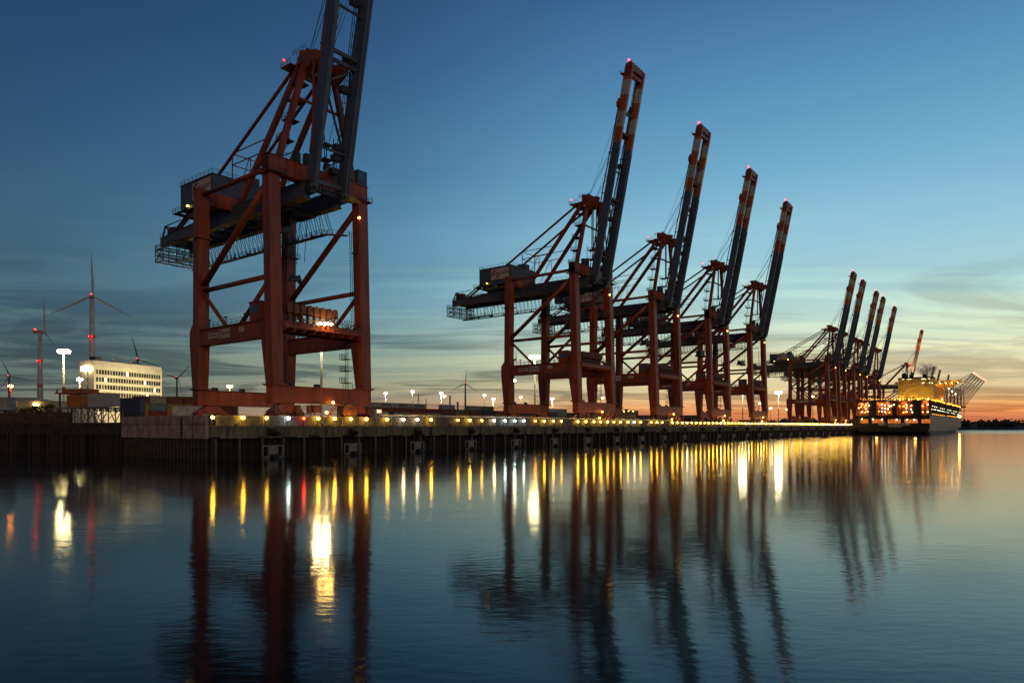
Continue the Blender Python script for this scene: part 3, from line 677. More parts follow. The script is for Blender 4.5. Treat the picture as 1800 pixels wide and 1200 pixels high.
            for a in (.66, .72, .78, .84, .9, .96): l2.bar(bp(c, a*BL, -1.15), bp(c, a*BL, -1.9), .12)
            l2.build('boom_ladder', STEEL, sp)
        st = MB()
        pts = [(.10, -2.2), (.43, -2.6), (.62, -2.2), (.83, -1.9)]
        for (a, o), (b, o2) in zip(pts, pts[1:]): st.bar(bp(c-sg*.1, a*BL, o), bp(c-sg*.1, b*BL, o2), .32, .32)
        st.bar(bp(c, .79*BL, -1.2), bp(c, .845*BL, -2.2), .9, .5); st.box(c-.9, c+.9, BH.y+BA.y*.84*BL+1.1, BH.y+BA.y*.84*BL+2.6, BH.z+BA.z*.81*BL, BH.z+BA.z*.835*BL)
        st.build('boom_stay', RED, t)
    for a, wd in ((.02, .9), (.12, .5), (.37, .8), (.395, .8), (.52, .5), (.70, .7), (.79, .9)):
        MB().bar(bp(-GS+.6, a*BL, -.2), bp(GS-.6, a*BL, -.2), wd*.7, wd).build('boom_tie', GREYG, t)
    m = MB(); m.bar(bp(-GS+.6, .02*BL, -.6), bp(GS-.6, .12*BL, -.6), .4); m.bar(bp(GS-.6, .12*BL, -.6), bp(-GS+.6, .30*BL, -.6), .4); m.bar(bp(-GS+.6, .30*BL, -.6), bp(GS-.6, .37*BL, -.6), .35)
    m.build('boom_brace', GREYG, t)
    m = MB()
    for x in (GS-1.5, GS-2.3, GS-2.8): m.bar(bp(x, 2, -.4), bp(x, .98*BL, -.4), .20 if x > GS-2 else .12)
    k = 3.0
    while k < .97*BL: m.bar(bp(GS-2.8, k, -.4), bp(GS-.6, k, -.4), .10); k += 2.4
    for a in (.06, .1, .13, .3, .385, .55, .69): m.box(GS-3.2, GS-1.2, bp(0, a*BL)[1]+.2, bp(0, a*BL)[1]+1.8, bp(0, a*BL)[2], bp(0, a*BL)[2]+1.3)
    m.build('boom_walkway', STEEL, t)
    m = MB(); a0, a1 = .945*BL, 1.0*BL
    for (x0_, x1_, l0, l1, o0, o1) in ((-GS-.7, -GS+.7, a0, a1, -1.3, 1.3), (GS-.7, GS+.7, a0, a1, -1.3, 1.3), (-GS, GS, .975*BL, 1.0*BL, -.6, 1.1), (-GS, GS, .948*BL, .962*BL, -.4, 1.1)):
        m.hexa([bp(x0_, l0, o0), bp(x1_, l0, o0), bp(x1_, l0, o1), bp(x0_, l0, o1), bp(x0_, l1, o0), bp(x1_, l1, o0), bp(x1_, l1, o1), bp(x0_, l1, o1)])
    for i in range(7): x = -GS+1+i*1.07; m.bar(bp(x, .95*BL, .5), bp(x, .985*BL, .5), .3, .4)
    for i in range(5): m.box(-GS+i*1.9, -GS+.9+i*1.9, bp(0, BL)[1]-.5, bp(0, BL)[1]+.9, bp(0, BL)[2], bp(0, BL)[2]+.9)
    m.box(-GS-1.6, -GS+.6, bp(0, BL*.955)[1]+1.2, bp(0, BL*.955)[1]+2.4, bp(0, BL*.955)[2], bp(0, BL*.955)[2]+.2)
    m.rail((-GS-1.6, bp(0, BL*.955)[1]+2.4, bp(0, BL*.955)[2]), (-GS+.6, bp(0, BL*.955)[1]+2.4, bp(0, BL*.955)[2]), step=.8)
    m.bar(bp(GS+.7, .99*BL, 0), bp(GS+2.0, .99*BL, 0), .15); m.bar(bp(GS+.7, .95*BL, 0), bp(GS+2.0, .95*BL, 0), .15)
    m.build('boom_head', RED, t)
    MB().sphere(bp(-GS, 1.018*BL, -.8), .42, 8, 5).build('beacon', glow('tip_beacon_red', (1, .012, .02), 18), t)
    m = MB()
    for x in (-2.6, -1.9, 1.9, 2.6): m.bar((x, 1.0, ap+2.4), bp(x*1.2, .66*BL, -1.4), .09); 
    for x in (-2.2, 2.2): m.bar((x, 1.0, ap+2.4), bp(x*1.2, .82*BL, -1.8), .07)
    for x in (-1.2, 1.2): m.bar((x, 2.0, 57), bp(x, .34*BL, -.4), .07)
    m.build('boom_rope', CABLE, t)
    # hinge gear
    m = MB()
    for sg in (-1, 1): m.box(sg*GS-.75, sg*GS+.75, -2.5, -.6, 51.0, 53.8); m.disc((sg*GS, -2.0, 52.5), 1.1, 2.0, (1, 0, 0), n=14)
    for x in range(-3, 4): m.box(x-.3, x+.3, -2.2, -1.2, 52.0+.3*(x % 2), 53.2)
    m.box(-3.6, 3.6, -2.2, -1.2, 51.7, 52.1)
    m.build('hinge_gear', STEEL, t)
    MB().box(GS-.2, HW-.9, -.2, .7, 53.0, 53.9).build('hinge_brace', MATS['yellow_light_paint'], t)
    return t
names = ['nearest and largest red crane, its raised boom cut off by the top edge', 'second red crane from the left, with the highest boom tip in view', 'third red crane from the left in the row along the quay', 'fourth red crane from the left in the row along the quay', 'fifth red crane from the left, last one before the gap']
CU = [95.8, 215.6, 277.2, 338.5, 399.5]
cr0 = make_crane(names[0], W(CU[0], 5, DECK))
# nearest crane carries its spreader lower and smaller in view
for i in range(1, 5): copy_tree(cr0, names[i], W(CU[i], 5, DECK))
far_l = ['first in the far cluster, its boom leftmost', 'second boom from the left in the far cluster', 'middle one of the far cluster of five booms', 'fourth boom from the left in the far cluster', 'last and lowest boom of the far cluster of five', 'single one rising left behind the ship funnel block']
for u, lb in zip([578, 614, 672, 705, 768, 968], far_l):
    s_ = .945 if u < 900 else .94
    fc = copy_tree(cr0, 'distant crane, '+lb, W(u, 5, DECK), scale=(s_, s_, s_))
    if u == 968:
        for z0_, en in ((58, 260000), (3, 60000)):  # added spots give this boom the orange light of the ship's lamps
            ld = bpy.data.lights.new('boom_fill_spot', 'SPOT'); ld.energy = en; ld.spot_size = R(50); ld.color = (1, .45, .12); ld.shadow_soft_size = .5
            lo = bpy.data.objects.new('boom_fill_spot', ld); COL.objects.link(lo); lo.parent = fc; lo.location = (-14, -9 if z0_ > 9 else -14, z0_)
            lo.rotation_euler = (Vector((0, -14, 110))-lo.location if z0_ > 9 else Vector((0, 10, 40))-lo.location).to_track_quat('-Z', 'Y').to_euler()
for u, lb in zip([1133, 1206, 1333], ['leftmost of three tiny dark raised booms right of the funnel', 'middle of three tiny dark raised booms right of the funnel', 'rightmost of three tiny dark raised booms right of the funnel']):
    copy_tree(cr0, 'very distant crane, '+lb, W(u, 5, DECK), scale=(.68, .68, .68), skip=('hung_walkway', 'tail_cage', 'mast_stair', 'leg_stair', 'boom_walkway', 'drum_rack', 'girder_tie'))

fm = MB()
for x_ in (-1.7, -.4, .35, 1.3): fm.sphere((x_, -1.75, 22.9+.12*(x_ > 0)), .27, 8, 5)
fm.build('floodlight', glow('deck_flood_amber', (1, .66, .16), 120), cr0); MB().bar((-2.2, -1.55, 22.7), (1.8, -1.55, 22.7), .12).bar((0, -1.6, 22.9), (0, -1.4, 21.9), .12).build('floodlight_bar', STEEL, cr0)
hb_ = [c for c in cr0.children if c.name.startswith('head_block')][0]; hb_.scale = (.45, .45, .6); hb_.location = (0, 5.5, 12.2)
# ---------------------------------------------------------------- the far row of low lattice cranes with slanting booms
LATM = mat('lattice_grey', (0.09, 0.075, 0.075), .5)
def jib_crane(lab, p):
    t = thing('jib_crane', lab, 'crane', p, 0, 'slanted booms behind the ship bow')
    a = Vector((0, 0, 34)); b = Vector((44, 0, 80)); up = Vector((-.62, 0, .78))*3.4
    m = MB(); n = 6
    for s in (0,):
        o = Vector((0, s, 0)); m.bar(a+o, b+o, .75); m.bar(a+o+up, b+o+up*.4, .6)
        for i in range(n): m.bar(a.lerp(b, i/n)+o, (a+up).lerp(b+up*.4, (i+.5)/n)+o, .22); m.bar((a+up).lerp(b+up*.4, (i+.5)/n)+o, a.lerp(b, (i+1)/n)+o, .22)
    m.build('boom', LATM, t)
    m = MB(); top = Vector((-2, 0, 64))
    for s in (-5, 5):
        m.bar((-3, s, 0), (-3, s, 34), .8); m.bar((-18, s, 0), (-18, s, 34), .8); m.bar((-3, s, 30), (-2, s*.5, 64), .9); m.bar((-18, s, 34), (-2, s*.5, 64), .6)
        m.bar((-30, s*.6, 34), (2, s*.6, 34), 1.6, 2.2); m.bar(top+Vector((0, s*.4, 0)), Vector((15, s*.4, 66)), .35); m.bar(Vector((15, s*.4, 66)), b+Vector((-3, s*.3, 0)), .35)
    m.bar((-3, -5, 14), (-3, 5, 14), 1.2); m.build('tower', LATM, t)
    m = MB()
    for q in (-1.6, -.6, .4, 1.4): m.sphere(b+Vector((q, -1, .6)), .5, 6, 4)
    m.build('tip_light', glow('tip_light_red', (1, .25, .14), 7), t)
    return t
j0 = None
for i in range(6):
    Y = 1120+i*60
    tip = PX(1711+i*4.1, 656+i*2.6, Y)
    lab = 'far grey lattice boom raised aslant behind the ship bow, %s of six from the left' % ORD[i]
    loc = Vector((tip.x-44, Y, tip.z-80))
    zb = loc.z
    if j0 is None: j0 = jib_crane(lab, (loc.x, loc.y, DECK)); j0.scale = (1, 1, (tip.z-DECK)/80)
    else: copy_tree(j0, lab, (loc.x, loc.y, DECK), scale=(1, 1, (tip.z-DECK)/80))

# ---------------------------------------------------------------- high light masts
def light_mast(x, y, Y, lab, mt, r=1.6, n=8, pole=None, hd=.42, spot=0):
    top = PX(x, y, Y); t = thing('light_mast', lab, 'light mast', (top.x, top.y, DECK), 0, 'tall floodlight masts on the terminal')
    hz = top.z-DECK
    MB().tube((0, 0, 0), (0, 0, hz+.6), .55*max(.6, hz/35), .28*max(.6, hz/35), n=10).build('mast_pole', pole or MASTP, t)
    m = MB()
    for i in range(n):
        a = 2*math.pi*i/n; m.bar((0, 0, hz+.2), (math.cos(a)*r, math.sin(a)*r, hz+.2), .12)
        b = 2*math.pi*(i+1)/n; m.bar((math.cos(a)*r, math.sin(a)*r, hz+.2), (math.cos(b)*r, math.sin(b)*r, hz+.2), .14)
    m.build('lamp_ring', STEEL, t)
    m = MB()
    for i in range(n):
        a = 2*math.pi*i/n; c = Vector((math.cos(a)*r*1.05, math.sin(a)*r*1.05, hz-.25)); m.sphere(c, hd, 8, 5, sq=(1, 1, 1))
    m.build('floodlight', mt, t)
    if spot:
        ld = bpy.data.lights.new('mast_beam', 'SPOT'); ld.energy = spot; ld.spot_size = R(135); ld.spot_blend = .5; ld.color = (1, .78, .42); ld.shadow_soft_size = 1.2
        lo = bpy.data.objects.new('mast_beam', ld); COL.objects.link(lo); lo.parent = t; lo.location = (0, 0, hz-1)
    return t
BW, BP = glow('flood_big', (1.0, .80, .34), 75), glow('flood_dim', (1.0, .80, .50), 60)
light_mast(112, 617, 560, 'brightest tall floodlight mast at the far left, left of the white office building', BW, r=3.2, n=9, hd=1.5, spot=90000)
light_mast(565, 571.5, 500, 'white light mast between the right legs of the nearest crane, lamps below the drums', glow('flood_biggest', (1.0, .78, .32), 230), r=4.2, n=7, hd=1.1, spot=160000)
light_mast(940, 627, 560, 'bright floodlight mast showing through the second crane above its portal beam', BW, r=3.2, n=8, hd=1.4, spot=90000)
light_mast(404, 678, 330, 'short warm lamp just above the sill beam left in the nearest crane', MASTL, r=.9, n=5, hd=.5)
light_mast(546, 683, 330, 'short warm lamp above the sill beam left of the white mast in the nearest crane', MASTL, r=.9, n=5, hd=.5)
light_mast(900, 668, 515, 'white floodlight mast inside the left portal opening of the second crane', MASTW, r=2.2, n=8, hd=.6, spot=60000)
for x, y, lab in ((678, 690.5, 'floodlight mast standing just right of the nearest crane above the pale containers'), (725, 687.5, 'thin dim light mast second to the right of the nearest crane'), (775.5, 690, 'left and taller of the close pair of light masts left of the wind turbine'), (780.5, 696, 'right and lower of the close pair of light masts left of the wind turbine'), (851.5, 694, 'light mast right of the grey wind turbine, with slim pole'), (867, 700.5, 'stubby light mast close left of the second crane'), (915.5, 697.5, 'small light mast in the middle of the second crane\'s left opening'), (970.5, 700.5, 'small light mast between the legs of the second crane, over the containers'), (1059, 698.5, 'small light mast right inside the second crane near its stair'), (1305.5, 683, 'pale tall mast between the fourth and fifth cranes with its lamps behind a beam'), (1336, 708, 'small light mast inside the opening of the fifth crane'), (1354.5, 717, 'tiny light mast in the gap right of the fifth crane'), (1368.5, 689.5, 'tall bright light mast alone in the gap between the fifth crane and the far cluster'), (1383, 719, 'tiny light mast just left of the far cranes'), (1429, 697, 'light mast inside the opening of the first far crane'), (1405, 718, 'tiny low light mast inside the leftmost far crane'), (1490, 716, 'tiny light mast beside the legs of the far crane cluster')):
    bt = 749.5-y; Y = min(1150, 34/bt*1200*(1 if y < 700 else .8)); Y = max(Y, 420)
    big = x in (1305.5, 1368.5)
    light_mast(x, y, Y, lab, BP if x == 725 else (MASTW if big else MASTL), r=2.4 if big else 1.1, n=8 if big else 5, hd=.95 if big else .72, spot=30000 if Y < 720 and x != 725 else 0)

# ---------------------------------------------------------------- wind turbines
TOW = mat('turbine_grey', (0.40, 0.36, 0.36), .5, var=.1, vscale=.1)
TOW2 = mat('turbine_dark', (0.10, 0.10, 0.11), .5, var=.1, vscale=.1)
def turbine(x, y, Y, blade, ang, yaw, lab, dark=False, r0=3.4):
    hub = PX(x, y, Y); t = thing('wind_turbine', lab, 'wind turbine', (hub.x, hub.y, DECK), 0, 'wind turbines beyond the terminal'); hz = hub.z-DECK
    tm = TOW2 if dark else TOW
    m = MB(); m.tube((0, 0, 0), (0, 0, hz-1.6), r0, r0*.55, n=16); tw = m.build('tower', tm, t)
    if not dark:
        for f in (.42, .68): rr = r0*(1-.45*f)+.05; MB().tube((0, 0, hz*f), (0, 0, hz*f+3), rr, n=16).build('red_band', SIGNR, tw)
        MB().sphere((-1, -r0, hz*.68+1.5), .6, 6, 4).sphere((r0*.6, -r0, hz*.68+1.5), .6, 6, 4).build('beacon', TBEAC, tw)
    cy_, sy_ = math.cos(yaw), math.sin(yaw)      # rotor axis direction in plan
    ax = Vector((sy_, -cy_, 0)); side = Vector((cy_, sy_, 0))
    m = MB(); m.bar(Vector((0, 0, hz))-ax*8, Vector((0, 0, hz))+ax*3.5, 4, 4.2, w2=3.2, h2=3.4); m.build('nacelle', tm if dark else mat('nacelle_red', (0.35, .14, .12), .5), t)
    MB().sphere(Vector((0, 0, hz+2.9))-ax*6, 1.15, 8, 5).build('beacon', BEAC if dark else TBEAC, t)
    hc = Vector((0, 0, hz))+ax*5; MB().sphere(hc, 2.2, 10, 6).build('hub', tm, t)
    for k in range(3):
        a = R(ang+120*k); dr = side*math.sin(a)+Vector((0, 0, math.cos(a))); pr_ = (side*math.cos(a)-Vector((0, 0, math.sin(a)))); pr_ = pr_*.8+ax*.6; m = MB()
        st = [(0, .9, .9), (.06, 1.1, .9), (.2, 2.1, .6), (.5, 1.4, .35), (.8, .9, .2), (1, .25, .1)]; vs = []
        for f, c, th in st:
            p = hc+dr*(f*blade)
            vs += [p-pr_*c*.5, p+ax*th, p+pr_*c*1.0, p-ax*th]
        fs = [(0, 1, 2, 3)]+[(i*4+j, i*4+(j+1) % 4, i*4+4+(j+1) % 4, i*4+4+j) for i in range(len(st)-1) for j in range(4)]+[tuple(range(len(vs)-4, len(vs)))]
        m.add(vs, fs, 0, True); m.build('blade', tm, t)
turbine(162, 521, 733, 44.5, -2, R(38), 'largest wind turbine, pale tower behind the white office building', r0=4.0)
turbine(70.5, 583, 900, 47, -3, R(101), 'second largest wind turbine, turned sideways at the far left', r0=4.0)
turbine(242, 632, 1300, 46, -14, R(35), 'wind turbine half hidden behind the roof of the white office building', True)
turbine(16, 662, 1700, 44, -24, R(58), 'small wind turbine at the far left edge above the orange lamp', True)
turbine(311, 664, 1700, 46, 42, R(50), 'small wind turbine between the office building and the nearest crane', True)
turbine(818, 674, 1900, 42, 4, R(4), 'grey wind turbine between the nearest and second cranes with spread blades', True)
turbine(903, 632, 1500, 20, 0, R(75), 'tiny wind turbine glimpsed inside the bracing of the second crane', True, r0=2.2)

# ---------------------------------------------------------------- office building
ob = Vector((-197.8, 323, 0)); od = Vector((math.sin(R(17.2)), math.cos(R(17.2)), 0)); on = Vector((od.y*-1, od.x, 0))
ofb = thing('office_building', 'white floodlit office block with dark window rows at the left', 'building', (ob.x, ob.y, DECK), math.atan2(od.y, od.x))
OW = mat('office_white_panel', (0.62, 0.56, 0.46), .6, var=.1, vscale=.3)
m = MB(); LN, WD, HT = 41.0, 9.5, 32.0       # local x runs along the long face, local y to the left
m.box(0, LN, 0, WD, 0, 28.6)
m.hexa([(-.2, -.2, 28.6), (LN+.2, -.2, 28.6), (LN+.2, WD+.2, 28.6), (-.2, WD+.2, 28.6), (.2, .5, 31.4), (LN-.2, .5, 31.4), (LN-.2, WD-.5, 31.4), (.2, WD-.5, 31.4)])
for k in range(1, 28): m.box(k*1.47, k*1.47+.05, -.05, 0, 26.8, 28.5)
m.build('wall', OW, ofb)
WIN = glow('office_window_dim', (0.60, 0.42, 0.12), .10); WLT = glow('office_window_lit', (1.0, .8, .45), 3.0)
for r_ in range(6):
    z = 25.0-r_*3.55
    for k in range(25):
        x = 1.2+k*1.56
        lit = (r_, k) in ((0, 11), (1, 3), (1, 18), (3, 19), (2, 22))
        fr = MB().box(x-.08, x+1.08, -.09, -.02, z-.08, z+2.08).build('window', mat('window_frame_dark', (0.10, 0.09, 0.07), .5), ofb)
        MB().box(x, x+.46, -.12, -.09, z, z+2.0).box(x+.54, x+1.0, -.12, -.09, z, z+2.0).build('pane', WLT if lit else (GLASS if (k*7+r_*3) % 5 else WIN), fr)
for r_ in range(5):
    z = 24.6-r_*3.55
    for y_ in (3.4,): MB().box(-.08, -.02, y_, y_+.8, z-.3, z+2.2).build('window', WIN, ofb)
MB().box(2, 5.5, 1.5, 5, 31.4, 33.4).box(2.3, 5.2, 1.2, 1.5, 31.6, 33.1).build('roof_plant', STEEL, ofb)
AER = mat('aerial_grey', (.3, .29, .27), .5)
MB().sphere((14, 4, 32.6), 1.2, 8, 5, sq=(1, .4, 1)).box(10, 20, 2, 4, 31.4, 31.9).build('roof_dish', AER, ofb)
for x in (8, 22, 24, 27, 31, 36): MB().bar((x, 3, 31.4), (x, 3, 33.0+random.random()*2), .12).build('roof_aerial', AER, ofb)
OFL = glow('facade_flood', (1.0, .82, .42), 140)
m = MB(); m.box(-1.6, -1.2, 1.2, 6.2, 26.2, 28.4); m.build('facade_floodlight', glow('facade_flood_face', (1.0, .86, .5), 9), ofb)
m = MB(); m.bar((-1.2, 3.5, 27), (0, 3.5, 27), .3); m.build('bracket', STEEL, ofb)
# floodlights in front of the office that light its long face
for (x, y, lab) in ((140, 665.5, 'warm floodlight on a short mast at the left corner of the white office building'),):
    light_mast(x, y, 300, lab, OFL, r=.7, n=4, hd=.6)
for q_ in (8, 30):
    ld = bpy.data.lights.new('facade_beam', 'SPOT'); ld.energy = 30000; ld.spot_size = R(100); ld.spot_blend = .4; ld.color = (1, .80, .38); ld.shadow_soft_size = 1
    lo = bpy.data.objects.new('facade_beam', ld); COL.objects.link(lo); lo.parent = ofb; lo.location = (q_, -34, 16); lo.rotation_euler = (R(82), 0, 0)
fl = thing('yard_floodlight', 'low warm floodlight standing on the ground facing the white office facade', 'floodlight', tuple(ob+od*20-on*30+Vector((0, 0, DECK))))
MB().bar((0, 0, 0), (0, 0, 9), .3).bar((-2.4, 0, 9), (2.4, 0, 9), .2).build('post', STEEL, fl)
m = MB()
for x in (-2, -.7, .7, 2): m.box(x-.45, x+.45, -.2, .2, 9.2, 9.9)
m.build('lamp_head', glow('facade_flood_low', (1.0, .80, .42), 600), fl)

# ---------------------------------------------------------------- left side: orange lamp, warehouses, trees, cabin, truss stand
t = light_mast(18.5, 677, 230, 'single orange lamp on a red post at the far left', glow('orange_sodium', (1, .28, .03), 120), r=.35, n=3, pole=mat('red_post', (0.3, .05, .03), .6), hd=.36)
WH = mat('warehouse_wall', (0.34, 0.27, 0.18), .8, var=.15, vscale=.2)
w_ = thing('warehouse', 'long low pale warehouse behind the trees at the far left', 'building', (PX(0, 749.5, 420).x, 420, DECK))
m = MB(); m.box(-40, 20, 0, 30, 0, 15.5); m.hexa([(-40, 0, 15.5), (20, 0, 15.5), (20, 30, 15.5), (-40, 30, 15.5), (-40, 15, 18.5), (12, 15, 18.5), (12, 15.1, 18.5), (-40, 15.1, 18.5)]); m.build('wall', WH, w_)
MB().box(-40, -6, -.5, 0, 14.5, 18).build('lit_window_band', glow('warehouse_window', (1, .75, .4), 1.5), w_)
w_ = thing('low_shed', 'low flat shed with bright lamps along its front at the left', 'building', (PX(100, 749.5, 400).x, 400, DECK))
MB().box(-24, 1, 0, 20, 0, 14.5).box(-24.3, 1.3, -.3, 20.3, 14.5, 15).build('wall', WH, w_)
MB().sphere((-27, -1, 14.5), .8, 6, 4).sphere((-11, -1, 12.5), .8, 6, 4).sphere((-12.5, -1, 12.8), .8, 6, 4).build('lamp', MASTL, w_)
TRL = mat('tree_foliage', (0.045, 0.055, 0.02), .8, var=.6, vscale=1.5); BARK = mat('tree_bark', (0.06, 0.04, 0.03), .9)
TL = ['bushy dark tree at the left, beside the small white cabin', 'small rounded dark tree second from the left edge', 'low dark tree in the middle of the left tree row', 'broad dark tree fourth in the left tree row', 'dark tree at the right of the left row, next to the truss stand']
for i, (x, top, rx) in enumerate(((36, 712, 3.4), (50, 715, 2.6), (62, 711, 3.4), (75, 706.5, 4.4), (87, 709, 4.0))):
    Y = 240+(i % 2)*6; base = PX(x, 749.5, Y); hh = (749.5-top)/1200*Y
    t = thing('tree', TL[i], 'tree', (base.x, Y, DECK), random.random()*6, 'trees at the left')
    m = MB(); m.tube((0, 0, 0), (0, 0, hh*.6), .28, .14, n=7)
    for k in range(7):
        a = k*.9; m.tube((0, 0, hh*(.3+.05*k)), (math.cos(a)*rx*.6, math.sin(a)*rx*.6, hh*(.55+.05*k)), .1, .04, n=5)
    m.build('trunk', BARK, t)
    m = MB(); cl = []
    for q in range(16):
        a = random.uniform(0, 6.28); rr = rx*math.sqrt(random.random())*.85; zc = hh*random.uniform(.42, .9)
        if zc > hh*.7: rr *= .6
        cl.append((Vector((rr*math.cos(a), rr*math.sin(a), zc)), random.uniform(.6, 1.2)))
    for c, r_ in cl:
        for q in range(85):
            p = c+Vector((random.gauss(0, .5), random.gauss(0, .5), random.gauss(0, .42)))*r_; e = random.uniform(.12, .26)
            d1 = Vector((random.uniform(-1, 1), random.uniform(-1, 1), random.uniform(-1, 1))).normalized()*e; d2 = d1.orthogonal().normalized()*e
            m.add([p-d1, p-d2*.6, p+d1, p+d2*.6], [(0, 1, 2, 3)])
    m.build('crown', TRL, t)
# cabin on legs at the left edge
cb = thing('site_cabin', 'small pale grey cabin on dark legs at the left edge of the dock', 'cabin', (PX(5, 749.5, 172).x, 170, DECK+.2))
MB().box(-5, 2.7, 0, 2.8, 3.9, 7.0).build('cabin_wall', mat('cabin_grey', (.30, .28, .27), .7), cb)
MB().box(-1.4, .6, -.06, 0, 5.2, 6.4).box(-3.4, -2, -.06, 0, 5.2, 6.4).build('window', GLASS, cb)
MB().box(-5, 2.7, -.1, 2.9, 3.6, 3.9).box(-4.8, -4.2, 0, .5, 0, 3.6).box(-1.2, -.7, 0, .5, 0, 3.6).box(1.7, 2.5, 0, 1.2, 0, 3.6).build('leg_frame', STEEL, cb)
# truss stand with a white container and its orange-painted lit end
def container_mesh(m, L_, W_, H_, x=0, y=0, z=0, ribs=True):
    m.box(x, x+L_, y+.06, y+W_-.06, z+.1, z+H_-.04, 0)
    for xx in (x, x+L_-.16):
        for yy in (y, y+W_-.16): m.box(xx, xx+.16, yy, yy+.16, z, z+H_, 0)
    for yy in (y, y+W_-.12):
        m.box(x+.16, x+L_-.16, yy, yy+.12, z, z+.18, 0); m.box(x+.16, x+L_-.16, yy, yy+.12, z+H_-.14, z+H_, 0)
    for xx in (x, x+L_-.1): m.box(xx, xx+.1, y+.16, y+W_-.16, z+H_-.14, z+H_, 0); m.box(xx, xx+.1, y+.16, y+W_-.16, z, z+.18, 0)
    if ribs:
        k = x+.4
        while k < x+L_-.4: m.box(k, k+.2, y+.02, y+.06, z+.18, z+H_-.14, 0); k += .5
        for q in (.35, .95, 1.5, 2.05): m.box(x-.05, x, y+q, y+q+.05, z+.2, z+H_-.2, 0)
rz = math.atan2((E0-F0).y, (E0-F0).x)
ts = thing('truss_stand', 'steel truss stand on the left dock carrying a white container', 'trestle', tuple(PX(107, 749.5, 163))[:2]+(DECK+.8,), rz)
m = MB(); LT, WT, HTT = 14.3, 5.0, 3.6
for yy in (0, WT):
    m.bar((0, yy, 0), (LT, yy, 0), .22); m.bar((0, yy, HTT), (LT, yy, HTT), .3)
    for k in range(7):
        x = k*LT/6; m.bar((x, yy, 0), (x, yy, HTT), .18)
        if k < 6: m.bar((x, yy, 0 if k % 2 else HTT), (x+LT/6, yy, HTT if k % 2 else 0), .15)
for k in range(7): x = k*LT/6; m.bar((x, 0, HTT), (x, WT, HTT), .2); m.bar((x, 0, 0), (x, WT, HTT), .12)
m.build('truss', mat('truss_grey', (.20, .17, .17), .6), ts)
def side_container(name, lab, px, Y, z, L_, col, rot=rz, H_=3.0):
    o = thing('shipping_container', lab, 'container', tuple(PX(px, 749.5, Y))[:2]+(z,), rot, 'containers on the terminal')
    m = MB(); container_mesh(m, L_, 2.44, H_); m.build('container_body', col, o); return o
CW = mat('container_white', (.38, .36, .36), .6, var=.15, vscale=1); CO = mat('container_orange_brown', (.40, .14, .04), .6, var=.2, vscale=1)
CN = mat('container_navy', (.035, .04, .07), .6); CB = mat('container_brown', (.16, .05, .03), .6, var=.2); CY = mat('container_yellow', (.30, .22, .04), .6)
CT = mat('container_teal', (.14, .20, .20), .6); CG = mat('container_grey', (.30, .28, .22), .6); COL_ = mat('container_olive', (.16, .13, .03), .6); CDK = mat('container_dark', (.05, .045, .045), .6); CRD = mat('container_rust_red', (.20, .035, .02), .6, var=.2)
side_container('x', 'white corrugated container standing on the steel truss stand', 154, 160, DECK+4.6, 7.6, CW)
side_container('x', 'orange-lit end of the white container on the truss stand, painted as a box', 117, 164, DECK+4.6, 4.8, CO, H_=2.9)  # orange light on the white container's end, put into a separate coloured box
gt = thing('roof_frame', 'flat orange steel roof frame lying above the container on the truss stand', 'roof frame', tuple(PX(103, 749.5, 168))[:2]+(DECK+7.9,), rz)
MB().box(0, 10.5, -1, 4, 0, .35).box(.2, .5, -.8, -.5, .35, 1.1).box(2.6, 10.2, -1, 3, .35, 1.1).box(3.0, 3.9, -1.2, -.9, .3, 1.6).build('roof_deck', mat('orange_roof', (.40, .13, .03), .6), gt)
MB().box(.1, .4, 0, .3, -7.0, 0).box(.1, .4, 3.0, 3.3, -7.0, 0).build('post', STEEL, gt)
side_container('x', 'dark blue container right of the truss stand, behind the pink end wall', 211, 182, DECK+3.4, 5.4, CN, rot=0, H_=4.2)
side_container('x', 'dark plinth container under the dark blue container by the pink end wall', 211, 182, DECK, 5.4, CDK, rot=0, H_=3.38)
# stacked 20 foot containers left of nearest crane
tw = ['bottom', 'second', 'third', 'top']
cols = [[CRD, CO, CY, CB], [CB, CRD, CT, CG], [CN, CO, CY, CB], [CRD, CRD, CY, CB], [CB, CO, CY, CB]]
cname = {CRD.name: 'rust red', CO.name: 'orange brown', CY.name: 'yellow', CB.name: 'brown', CT.name: 'pale teal', CG.name: 'grey', CN.name: 'navy', CW.name: 'white', COL_.name: 'olive', CDK.name: 'near-black'}
for i in range(5):
    for j in range(4):
        mt = cols[i][j]; p = PX(233+i*27.5, 749.5, 258)
        o = thing('shipping_container', '%s short container, %s of the %s stack right of the white office building' % (cname[mt.name], tw[j], ORD[i]), 'container', (p.x, p.y+i*1.2, DECK+.5+j*2.75), R(4), 'containers on the terminal')
        m = MB(); container_mesh(m, 5.95, 2.44, 2.7); m.build('container_body', mt, o)
side_container('x', 'long white refrigerated container close left of the nearest crane foot', 303, 217, DECK+3.5, 11.6, mat('reefer_white', (.55, .50, .42), .5), rot=R(4))
side_container('x', 'brown container beneath the white refrigerated container by the nearest crane', 303, 217, DECK+.4, 11.6, CRD, rot=R(4))
side_container('x', 'rust red container directly behind the foot of the nearest crane', 352, 235, DECK+5.6, 12, CRD, rot=R(6))
side_container('x', 'brown container stacked under the rust red one behind the nearest crane foot', 352, 235, DECK+2.6, 12, CB, rot=R(6))

